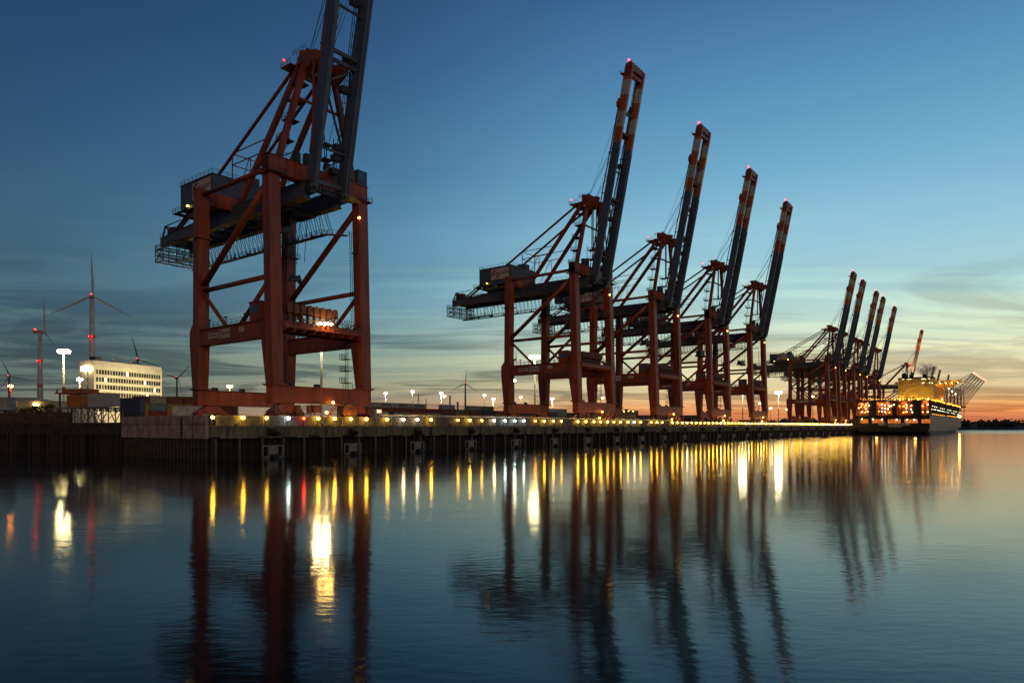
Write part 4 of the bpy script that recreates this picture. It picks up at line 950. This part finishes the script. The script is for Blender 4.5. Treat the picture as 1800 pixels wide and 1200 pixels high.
# container yard behind the flood wall
bm_ = MB(); container_mesh(bm_, 12.19, 2.44, 2.62, ribs=True)
body_mesh = {}
def yard(u, v, tier, mt, lab, end_on=False, lettering=None):
    o = thing('shipping_container', lab, 'container', W(u, v, DECK+.02+tier*2.66), ROT+(math.pi/2 if end_on else 0), 'containers on the terminal')
    key = mt.name
    if key not in body_mesh:
        b = bm_.build('container_body', mt, o); body_mesh[key] = b.data
    else:
        b = bpy.data.objects.new('container_body', body_mesh[key]); COL.objects.link(b); b.parent = o
    if lettering: text(lettering, 1.9, SIGNB, o, face_M((6.4, -.06, 1.3), (1, 0, 0), (0, 0, 1)), bold=.03)
    return o
tn = ['ground', 'second', 'third', 'fourth', 'top']
CSIL = mat('container_silver', (.36, .33, .24), .6, var=.1)
pal = [CRD, CB, COL_, CRD, CDK, CG, CO, CRD]
random.seed(3)
for b in range(26):
    u = 226+b*12.7
    for tier in range(5):
        if b < 5: mt = CSIL if tier == 4 else (CRD if tier == 3 else pal[(b+tier) % 8]); tx = 'MAERSK' if tier == 4 else None
        else:
            mt = pal[random.randrange(8)]; tx = None
            if tier == 4: mt = [CG, COL_, CDK, CDK, CO, CG, CG, CT][b % 8]
            if tier == 4 and b == 9: tx = None
            if tier == 4 and b in (5, 7, 10, 13, 14, 17, 20, 22, 24): continue
            if tier == 4 and b in (11, 15, 18): mt = CW if b != 11 else CO
            if tier == 3 and b in (14, 20): continue
        yard(u, 164, tier, mt, '%s container, %s tier, %s stack of the long yard row beyond the lamps' % ({'container_silver': 'silver lettered'}.get(mt.name) or cname[mt.name], tn[tier], ORD[b]), lettering=tx)
tk = thing('terminal_tractor', 'small pale terminal tractor with lit cab right of the nearest crane, above the lamps', 'tractor', W(121, 16, DECK), ROT)
MB().hexa([(0, 0, 2.2), (2.4, 0, 2.2), (2.4, 2.4, 2.2), (0, 2.4, 2.2), (.3, 0, 4.6), (2.3, 0, 4.6), (2.3, 2.4, 4.6), (.3, 2.4, 4.6)]).box(2.4, 8.5, .2, 2.2, 2.2, 3.0).box(3, 5, .4, 2, 3, 3.9).build('body', mat('tractor_white', (.5, .48, .44), .5), tk)
m = MB()
for x_ in (1.2, 6.4, 7.8):
    for y_ in (.1, 2.3): m.disc((x_, y_, .8), .8, .4, (0, 1, 0), n=14)
m.box(0, 8.4, .6, 1.8, .8, 2.2); m.build('wheel_set', RUB, tk)
MB().box(.6, 2.1, -.05, 0, 3.6, 4.4).build('cab_window', glow('cab_glow', (1, .66, .36), 1.6), tk)
# low scattered stacks between the cranes further along
k = 0
for u, v, n, mt in ((300, 60, 2, CY), (316, 62, 1, CG), (330, 66, 2, CB), (365, 58, 1, CG), (420, 60, 1, CO), (440, 62, 2, CRD), (470, 70, 2, CG), (452, 50, 1, CW), (520, 66, 2, CB), (540, 66, 1, CRD), (560, 60, 2, COL_), (610, 58, 2, CO)):
    for tier in range(n):
        yard(u, v, tier, mt, '%s container, %s tier of the %s lone stack between the crane legs' % (cname[mt.name], tn[tier], ORD[k]), end_on=True)
    k += 1
sk = thing('terminal_shed', 'low dark terminal building on the skyline between the second and third cranes', 'building', tuple(PX(1094, 749.5, 900))[:2]+(DECK,))
MB().box(0, 21, 0, 12, 0, 21).box(4, 9, 2, 8, 21, 23).box(-60, 0, 8, 20, 0, 16).box(21, 120, 8, 20, 0, 15).build('wall', mat('shed_dark', (.07, .06, .05), .8), sk)
MB().sphere((2, -1, 20), .6, 6, 4).sphere((8, -1, 20.4), .6, 6, 4).sphere((14, -1, 20), .6, 6, 4).build('lamp', WORK, sk)
# chimneys and small far mast silhouettes
for x, y, Y, r_, lab in ((791, 695, 1500, 2.0, 'thin dark chimney between the paired masts and the wind turbine'), (804.5, 706, 1500, 2.4, 'short dark chimney left of the grey wind turbine')):
    p = PX(x, y, Y); o = thing('chimney', lab, 'chimney', (p.x, p.y, DECK)); MB().tube((0, 0, 0), (0, 0, p.z-DECK), r_, r_*.8, n=12).build('stack', TOW2, o); MB().box(-r_*1.4, r_*1.4, -r_, r_, p.z-DECK-2, p.z-DECK-1).build('gallery', TOW2, o)
for x, y, lab in ((735.5, 692, 'slim dark lattice pylon right of the dim light mast'), (749, 701, 'short dark lattice pylon left of the paired light masts')):
    p = PX(x, y, 1400); hz = p.z-DECK; o = thing('pylon', lab, 'pylon', (p.x, p.y, DECK)); m = MB()
    for a in (-2, 2): m.bar((a, 0, 0), (a*.2, 0, hz), .7)
    for q in range(8): m.bar((-2+q*.22, 0, hz*q/8), (2-(q+1)*.22, 0, hz*(q+1)/8), .4)
    m.bar((-5, 0, hz*.8), (5, 0, hz*.8), .6); m.build('lattice', TOW2, o)

# ---------------------------------------------------------------- container ship
SU = 634.0
sh = thing('container_ship', 'large container ship with black stern and orange lit decks at the far quay end', 'ship', W(SU, -27.5, 0), ROT)
HB = 27.0
HULLG = mat('hull_side_lit_grey', (.11, .10, .105), .5, var=.25, vscale=.08, streak=True); HULLB = mat('hull_black', (.014, .013, .014), .5)  # lamp light on the ship's side is put into its lighter grey
# local: x forward, y landward(+)/water(-)
st = [(0, HB, HB*.93, 2.2), (6, HB, HB*.96, .6), (30, HB, HB, -1), (250, HB, HB*.95, -1), (284, HB*.995, HB*.74, -1), (308, HB*.88, HB*.42, -1), (325, HB*.50, HB*.16, -1), (340, HB*.18, .4, -1), (346, .4, .2, -1)]
ZD = 15.6
vs = []
for x, bt_, bw, zb in st:
    zd = ZD+(3.2*max(0, (x-240)/106)**1.4)
    vs += [(x, -bt_, zd), (x, -bt_+.01, 6.0), (x, -(bw*.5+bt_*.5), 2.8), (x, -bw*.9, zb), (x, bw*.9, zb), (x, (bw*.5+bt_*.5), 2.8), (x, bt_-.01, 6.0), (x, bt_, zd)]
fs = []
for i in range(len(st)-1):
    for k in range(7): a = i*8+k; fs.append((a, a+8, a+9, a+1))
m = MB(); m.add(vs, fs, 0, False); m.add([], [])
deck_f = [(i*8, i*8+7, i*8+15, i*8+8) for i in range(len(st)-1)]
m.f += deck_f; m.m += [1]*len(deck_f); m.sm += [False]*len(deck_f)
m.f.append((0, 1, 2, 3, 4, 5, 6, 7)); m.m.append(1); m.sm.append(False)
hull = m.build('hull', [HULLG, HULLB], sh)
OPN = bpy.data.materials.new('mooring_deck_glow'); OPN.use_nodes = True
t_ = OPN.node_tree; nb = t_.nodes['Principled BSDF']; nz = t_.nodes.new('ShaderNodeTexNoise'); nz.inputs['Scale'].default_value = 1.2; nz.inputs['Detail'].default_value = 4
tcn = t_.nodes.new('ShaderNodeTexCoord'); t_.links.new(tcn.outputs['Object'], nz.inputs['Vector'])
rp = t_.nodes.new('ShaderNodeValToRGB'); rp.color_ramp.elements[0].position = .40; rp.color_ramp.elements[0].color = (.04, .01, .002, 1); rp.color_ramp.elements[1].position = .62; rp.color_ramp.elements[1].color = (1.0, .25, .03, 1)
t_.links.new(nz.outputs[0], rp.inputs[0]); t_.links.new(rp.outputs[0], nb.inputs['Emission Color']); nb.inputs['Emission Strength'].default_value = 1.1; nb.inputs['Base Color'].default_value = (.1, .04, .02, 1)
# pixel column to local y on the stern plane
def sy(px): # local y (landward +) of the stern point seen at column px
    tt = (px-900)/1200.0; Dv = (SU*S-tt*SU*C)/(C+tt*S); return Dv-D0+27.5
def sz(py, px):
    v_ = sy(px)-27.5; Yd = SU*C+(D0+v_)*S; return (749.5-py)/1200*Yd+H
for a, b in ((1512, 1526), (1533, 1553.5), (1561, 1583.5), (1590, 1613), (1620, 1635.5)):
    y0, y1 = sy(b), sy(a); xm = (a+b)/2; MB().box(-.12, -.02, y0, y1, sz(743.5, xm), sz(736.5, xm)).build('mooring_opening', OPN, hull)
# lashing bays above the stern
zt = sz(702.5, 1560)
m = MB()
cols_ = [1507, 1527, 1541, 1569, 1576, 1605, 1620, 1642]
for a, b in ((1527, 1540.5), (1568.5, 1576), (1605.5, 1620)): m.box(-.6, 2.0, sy(b), sy(a), ZD, zt-1)
m.box(-.8, 2, -HB, HB, zt-.9, zt-.3)
yy = -HB
while yy <= HB: m.box(-.5, -.25, yy, yy+.25, ZD, zt); yy += 3.1
for z in (ZD+4, ZD+8): m.box(-.45, -.3, -HB, HB, z, z+.2)
m.rail((-.8, -HB, zt-.3), (-.8, HB, zt-.3), h=1.6, step=2.6, t=.16)
m.build('lashing_bridge', mat('ship_dark_steel', (.045, .03, .025), .6), sh)
CBAY = bpy.data.materials.new('lit_bay'); CBAY = mat('bay_rust_orange', (.34, .09, .02), .7, var=.5, vscale=.4)
m = MB(); m.box(3, 4.5, -HB+1, HB-1, ZD, zt-1.5); m.build('hatch_stack', CBAY, sh)
lm = MB(); om = MB()
for x, y in ((272, 532), (318, 538), (362, 545), (222, 577), (316, 585), (272, 625), (340, 625), (530, 532), (573, 540), (622, 550), (655, 550), (690, 532), (530, 578), (573, 583), (610, 590), (530, 625), (570, 627), (852, 532), (918, 545), (852, 578), (915, 592), (852, 625), (930, 630), (1130, 532), (1130, 628)):
    px_, py_ = 1480+x/7.5, 640+y/7.5; lm.sphere((-.9, sy(px_), sz(py_, px_)), .36, 6, 4)
for x, y in ((265, 722), (410, 724), (530, 728), (722, 730), (860, 732), (955, 732)):
    px_, py_ = 1480+x/7.5, 640+y/7.5; lm.sphere((-.5, sy(px_), sz(py_, px_)), .42, 6, 4)
lm.build('deck_light', SHW, sh)
for i in range(26): om.sphere((-.6+random.random(), -HB+1+i*1.95, zt+random.uniform(.3, 1.6)), .26, 6, 4)
for i in range(10): om.sphere((-.2, -HB+1+i*5.0, ZD+random.uniform(1, 9)), .35, 6, 4)
om.build('rail_light', ORL, sh)
bl = MB()
for y_ in (-22, -19, -11, -8.5, -1, 1.5, 12, 15, 20, 23):
    for z_ in (ZD+2.5, ZD+7.5): bl.sphere((1.6, y_, z_), .28, 6, 4)
bl.build('bay_light', glow('bay_orange', (1, .34, .03), 50), sh)
for y_ in (22.5, 18, 9.5, 4, -3.5, -9, -19.5, -24):
    ld = bpy.data.lights.new('bay_floodlight', 'SPOT'); ld.energy = 3600; ld.spot_size = R(120); ld.spot_blend = .6; ld.color = (1, .42, .08); ld.shadow_soft_size = .3
    lo = bpy.data.objects.new('bay_floodlight', ld); COL.objects.link(lo); lo.parent = sh; lo.location = (.2, y_, zt-1.6); lo.rotation_euler = (0, R(-35), 0)
# bays along the water side
m = MB(); lw2 = MB(); lo2 = MB()
for b in range(18):
    x = 8+b*14.6
    if 96 < x < 112: continue
    m.box(x, x+1.6, -HB, HB, ZD, zt-1.2 + (b % 3)*.4); m.box(x-.2, x+1.9, -HB-.1, -HB+3, zt-1.0, zt-.5)
    for k in range(4): m.box(x+1.6, x+14.4, -HB-.02, -HB+.2, ZD+1+k*2.9, ZD+1.15+k*2.9)
    m.bar((x+5, -HB, ZD), (x+5, -HB, zt-1), .3); m.bar((x+10, -HB, ZD), (x+10, -HB, zt-1), .3)
    for k in range(3 if b < 7 else 2):
      if (b*3+k) % 4 != 2: lw2.sphere((x+3+k*4.2, -HB-.4, ZD+5.0+(k % 2)*2.4-b*.08), .24, 6, 4)
    for k in range(3): lo2.sphere((x+2+k*5, -HB-.3, zt-.3+random.uniform(-.6, .8)), .26, 6, 4)
    lo2.sphere((x+7, -HB-.3, ZD+.9), .22, 6, 4)
m.build('lashing_bridge', MATS['ship_dark_steel'], sh); lw2.build('deck_light', glow('side_deck_lamp', (1, .95, .62), 7), sh); lo2.build('rail_light', ORL, sh)
for b in range(17):
    x = 10.2+b*14.6
    if 92 < x < 114 or 215 < x < 240: continue
    hgt = [6.5, 9.2, 8.8, 3.4, 6.4, 9, 9, 6.2, 3.6, 9, 6, 9, 6, 9, 6, 9, 9, 6][b]
    m = MB(); m.box(x, x+12.4, -HB+1.2, HB-1.2, ZD+.3, ZD+hgt)
    for k in range(20): m.box(x-.04, x, -HB+1.4+k*2.46, -HB+1.5+k*2.46, ZD+.3, ZD+hgt)
    m.build('cargo_block', [CBAY, CRD, CB, CO, CG][b % 5], sh)
# funnel block
fx = 101; sfy0, sfy1 = -15.5, 15.5
def on_u(px, u_): tt = (px-900)/1200.0; Dv = (u_*S-tt*u_*C)/(C+tt*S); return Dv-D0+27.5
fy1, fy0 = on_u(1578.5, SU+fx), on_u(1642, SU+fx)
Yf = (SU+fx)*C+(D0-27.5+(fy0+fy1)/2)*S; ftop = (749.5-661)/1200*Yf+H
FUN = mat('funnel_cream_paint', (.50, .36, .12), .6, var=.04, vscale=.1)
m = MB(); m.box(fx, fx+12, fy0, fy1, ZD, ftop-2.2); fb = m.build('funnel_block', FUN, sh)
MB().box(fx-.15, fx+12.1, fy0-.1, fy1+.1, ftop-2.2, ftop-1.5).box(fx+.5, fx+11.5, fy0+.5, fy1-.5, ftop-1.5, ftop-.9).build('funnel_top', HULLB, fb)
m = MB(); m.tube((fx+5, fy1-4.5, ftop-1), (fx+5, fy1-4.5, ftop+2.0), 2.2, n=14).sphere((fx+5, fy1-4.5, ftop+2.0), 2.2, 12, 6); m.box(fx+3, fx+7, fy1-12, fy1-9, ftop-1, ftop+1.2); m.build('exhaust_stack', HULLB, fb); MB().tube((fx+5, fy0+8, ftop-1), (fx+5, fy0+8, ftop+2.0), 1.8, n=14).build('exhaust_stack', HULLB, fb)
m = MB()
for x, y in ((795, 192), (810, 198), (865, 192), (880, 195), (905, 195), (1055, 195), (1075, 190), (1095, 195), (1150, 190), (1060, 248), (1080, 243), (1155, 243), (1190, 248)):
    px_, py_ = 1480+x/7.5, 640+y/7.5; yl = on_u(px_, SU+fx); Yq = (SU+fx)*C+(D0-27.5+yl)*S; z_ = (749.5-py_)/1200*Yq+H; m.box(fx-.1, fx-.02, yl-.5, yl+.5, z_-.5, z_+.5)
m.build('lit_window', glow('ship_window', (1.0, .9, .45), 1.6), fb)
yl0, yl1 = on_u(1607, SU+fx), on_u(1592, SU+fx); m = MB()
for k in range(6): m.box(fx-.1, fx-.02, yl0+k*(yl1-yl0)/6, yl0+(k+.75)*(yl1-yl0)/6, ZD+15, ZD+18.5)
m.build('louvre', mat('louvre_brown', (.09, .04, .02), .6), fb)
m = MB(); m.box(fx-6, fx-.2, fy0+4, fy1+10, ZD+11, ZD+14); m.build('boat_deck', FUN, sh)
om = MB()
for k in range(8): om.sphere((fx-6.4, fy0+2+k*5, ZD+14.2), .3, 6, 4)
for k in range(5): om.sphere((fx-8, fy0+3+k*7, ZD+16), .45, 6, 4)
om.build('rail_light', ORL, sh)
fl_ = MB()
for k in range(4): fl_.sphere((fx-9, fy0+4+k*7.5, ZD+15.5), .5, 6, 4)
fl_.build('funnel_floodlight', glow('funnel_flood', (1, .56, .07), 330), sh)
# forward bridge island
bx = 228; Yb = (SU+bx)*C+(D0-27.5-20)*S; zb1 = (749.5-668)/1200*Yb+H
ORG = mat('bridge_cream', (.55, .34, .12), .6, var=.1)
m = MB(); m.box(bx, bx+10, -16, 16, ZD, zb1-3.5); 
m.hexa([(bx+1, -31, zb1-2.2), (bx+8, -31, zb1-2.2), (bx+8, 31, zb1-2.2), (bx+1, 31, zb1-2.2), (bx+1, -31, zb1), (bx+8, -31, zb1), (bx+8, 31, zb1), (bx+1, 31, zb1)])
m.hexa([(bx+2, -17, zb1-12), (bx+7, -17, zb1-12), (bx+7, -15, zb1-12), (bx+2, -15, zb1-12), (bx+2, -29, zb1-2.3), (bx+7, -29, zb1-2.3), (bx+7, -15, zb1-2.3), (bx+2, -15, zb1-2.3)])
m.bar((bx+4, 0, zb1), (bx+4, 0, zb1+11), .7); m.bar((bx+4, -4, zb1+6), (bx+4, 4, zb1+6), .5); m.build('bridge_block', ORG, sh)
om = MB()
for k in range(9): om.sphere((bx-2.6, -28+k*5.2, zb1-3.0), .4, 6, 4)
for z in (8, 14, 20): 
    for k in range(4): om.sphere((bx-2.6, -14+k*7, ZD+z), .4, 6, 4)
om.build('bridge_light', glow('bridge_flood', (1.0, .42, .05), 110), sh)
for k in range(3): MB().sphere((bx-.8, -20-k*3, zb1-9-k*3), .6, 6, 4).build('deck_light', SHW, sh)
# bow lamps and foremast
m = MB()
for q, xx in enumerate((252, 270, 290)): m.sphere((xx, -HB*(.98-.03*q*q)-.8, ZD+1.8), 1.1, 8, 5)
m.sphere((285, -HB*.8-.5, ZD+13), .6, 6, 4)
m.build('bow_light', glow('bow_flood', (1, .55, .14), 90), sh)
MB().bar((262, 0, ZD), (262, 0, ZD+15), .8).box(280, 292, -20, 8, ZD, ZD+14).bar((300, -10, ZD), (300, -10, ZD+16), .6).build('foremast', ORG, sh)
MS = face_M((-.14, sy(1572), sz(745.5, 1572)), (0, -1, 0), (0, 0, 1)); LET = mat('hull_lettering', (.80, .72, .58), .6)
text('MSC CASSANDRE', 3.0, LET, hull, MS, bold=.05)
text('MONROVIA', 1.8, LET, hull, face_M((-.14, sy(1574), sz(749.2, 1572)), (0, -1, 0), (0, 0, 1)), bold=.03)
for q, (a, b, lab) in enumerate((((1500, 741), (1552, 742.5), 'upper mooring rope stretched from the quay to the ship stern'), ((1500, 744), (1530, 743), 'lower mooring rope from the quay end to the ship stern'))):
    pa = W(SU-60, 1.5, DECK+.5); loc = Vector((-.3, sy(b[0]), sz(b[1], b[0]))); pb = W(SU-.3, -27.5+loc.y, loc.z)
    m = MB(); prev = pa
    for i in range(1, 9):
        f = i/8; p = pa.lerp(pb, f)-Vector((0, 0, 2.2*math.sin(math.pi*f)*.6)); m.bar(prev, p, .16); prev = p
    m.build('mooring_rope', mat('rope', (.22, .17, .10), .8), label=lab, cat='rope')
# amber lights low on the water under the stern
for x, y, lab in ((1541, 769.3, 'left amber light on a small float under the ship stern'), (1609, 770.8, 'right amber light on a small float under the ship stern')):
    Y = 5.6/(y-749.5)*1200; p = PX(x, y, Y); o = thing('light_float', lab, 'buoy', (p.x, p.y, 0), 0, 'amber light floats')
    MB().tube((0, 0, -.3), (0, 0, .25), 1.0, n=14).tube((0, 0, .25), (0, 0, .5), .5, .3, n=10).build('float_body', RUB, o); MB().sphere((0, 0, .8), .55, 8, 6).build('lamp', glow('float_amber', (1, .38, .06), 12), o)
# smoke from the funnel
sm = bpy.data.materials.new('funnel_smoke'); sm.use_nodes = True; t_ = sm.node_tree; t_.nodes.remove(t_.nodes['Principled BSDF'])
pv = t_.nodes.new('ShaderNodeVolumePrincipled'); pv.inputs['Color'].default_value = (.82, .60, .46, 1)
tcn = t_.nodes.new('ShaderNodeTexCoord'); nz = t_.nodes.new('ShaderNodeTexNoise'); nz.inputs['Scale'].default_value = .22; nz.inputs['Detail'].default_value = 5; t_.links.new(tcn.outputs['Object'], nz.inputs['Vector'])
mr = t_.nodes.new('ShaderNodeMapRange'); mr.inputs[1].default_value = .42; mr.inputs[2].default_value = .66; mr.inputs[3].default_value = 0; mr.inputs[4].default_value = .45
ln = t_.nodes.new('ShaderNodeVectorMath'); ln.operation = 'LENGTH'; vmn = t_.nodes.new('ShaderNodeVectorMath'); vmn.operation = 'DIVIDE'; vmn.inputs[1].default_value = (12, 7, 8)
t_.links.new(tcn.outputs['Object'], vmn.inputs[0]); t_.links.new(vmn.outputs[0], ln.inputs[0])
m2_ = t_.nodes.new('ShaderNodeMapRange'); m2_.inputs[1].default_value = .35; m2_.inputs[2].default_value = 1.0; m2_.inputs[3].default_value = 1; m2_.inputs[4].default_value = 0
t_.links.new(ln.outputs['Value'], m2_.inputs[0]); mu = t_.nodes.new('ShaderNodeMath'); mu.operation = 'MULTIPLY'
t_.links.new(nz.outputs[0], mr.inputs[0]); t_.links.new(mr.outputs[0], mu.inputs[0]); t_.links.new(m2_.outputs[0], mu.inputs[1]); t_.links.new(mu.outputs[0], pv.inputs['Density'])
t_.links.new(pv.outputs[0], t_.nodes['Material Output'].inputs['Volume'])
p = PX(1629, 650, 655)
MB().sphere((0, 0, 0), 12, 16, 10, sq=(1, .6, .67)).build('smoke', sm, loc=p, label='brown puff of smoke above the ship funnel', cat='smoke', kind='stuff')
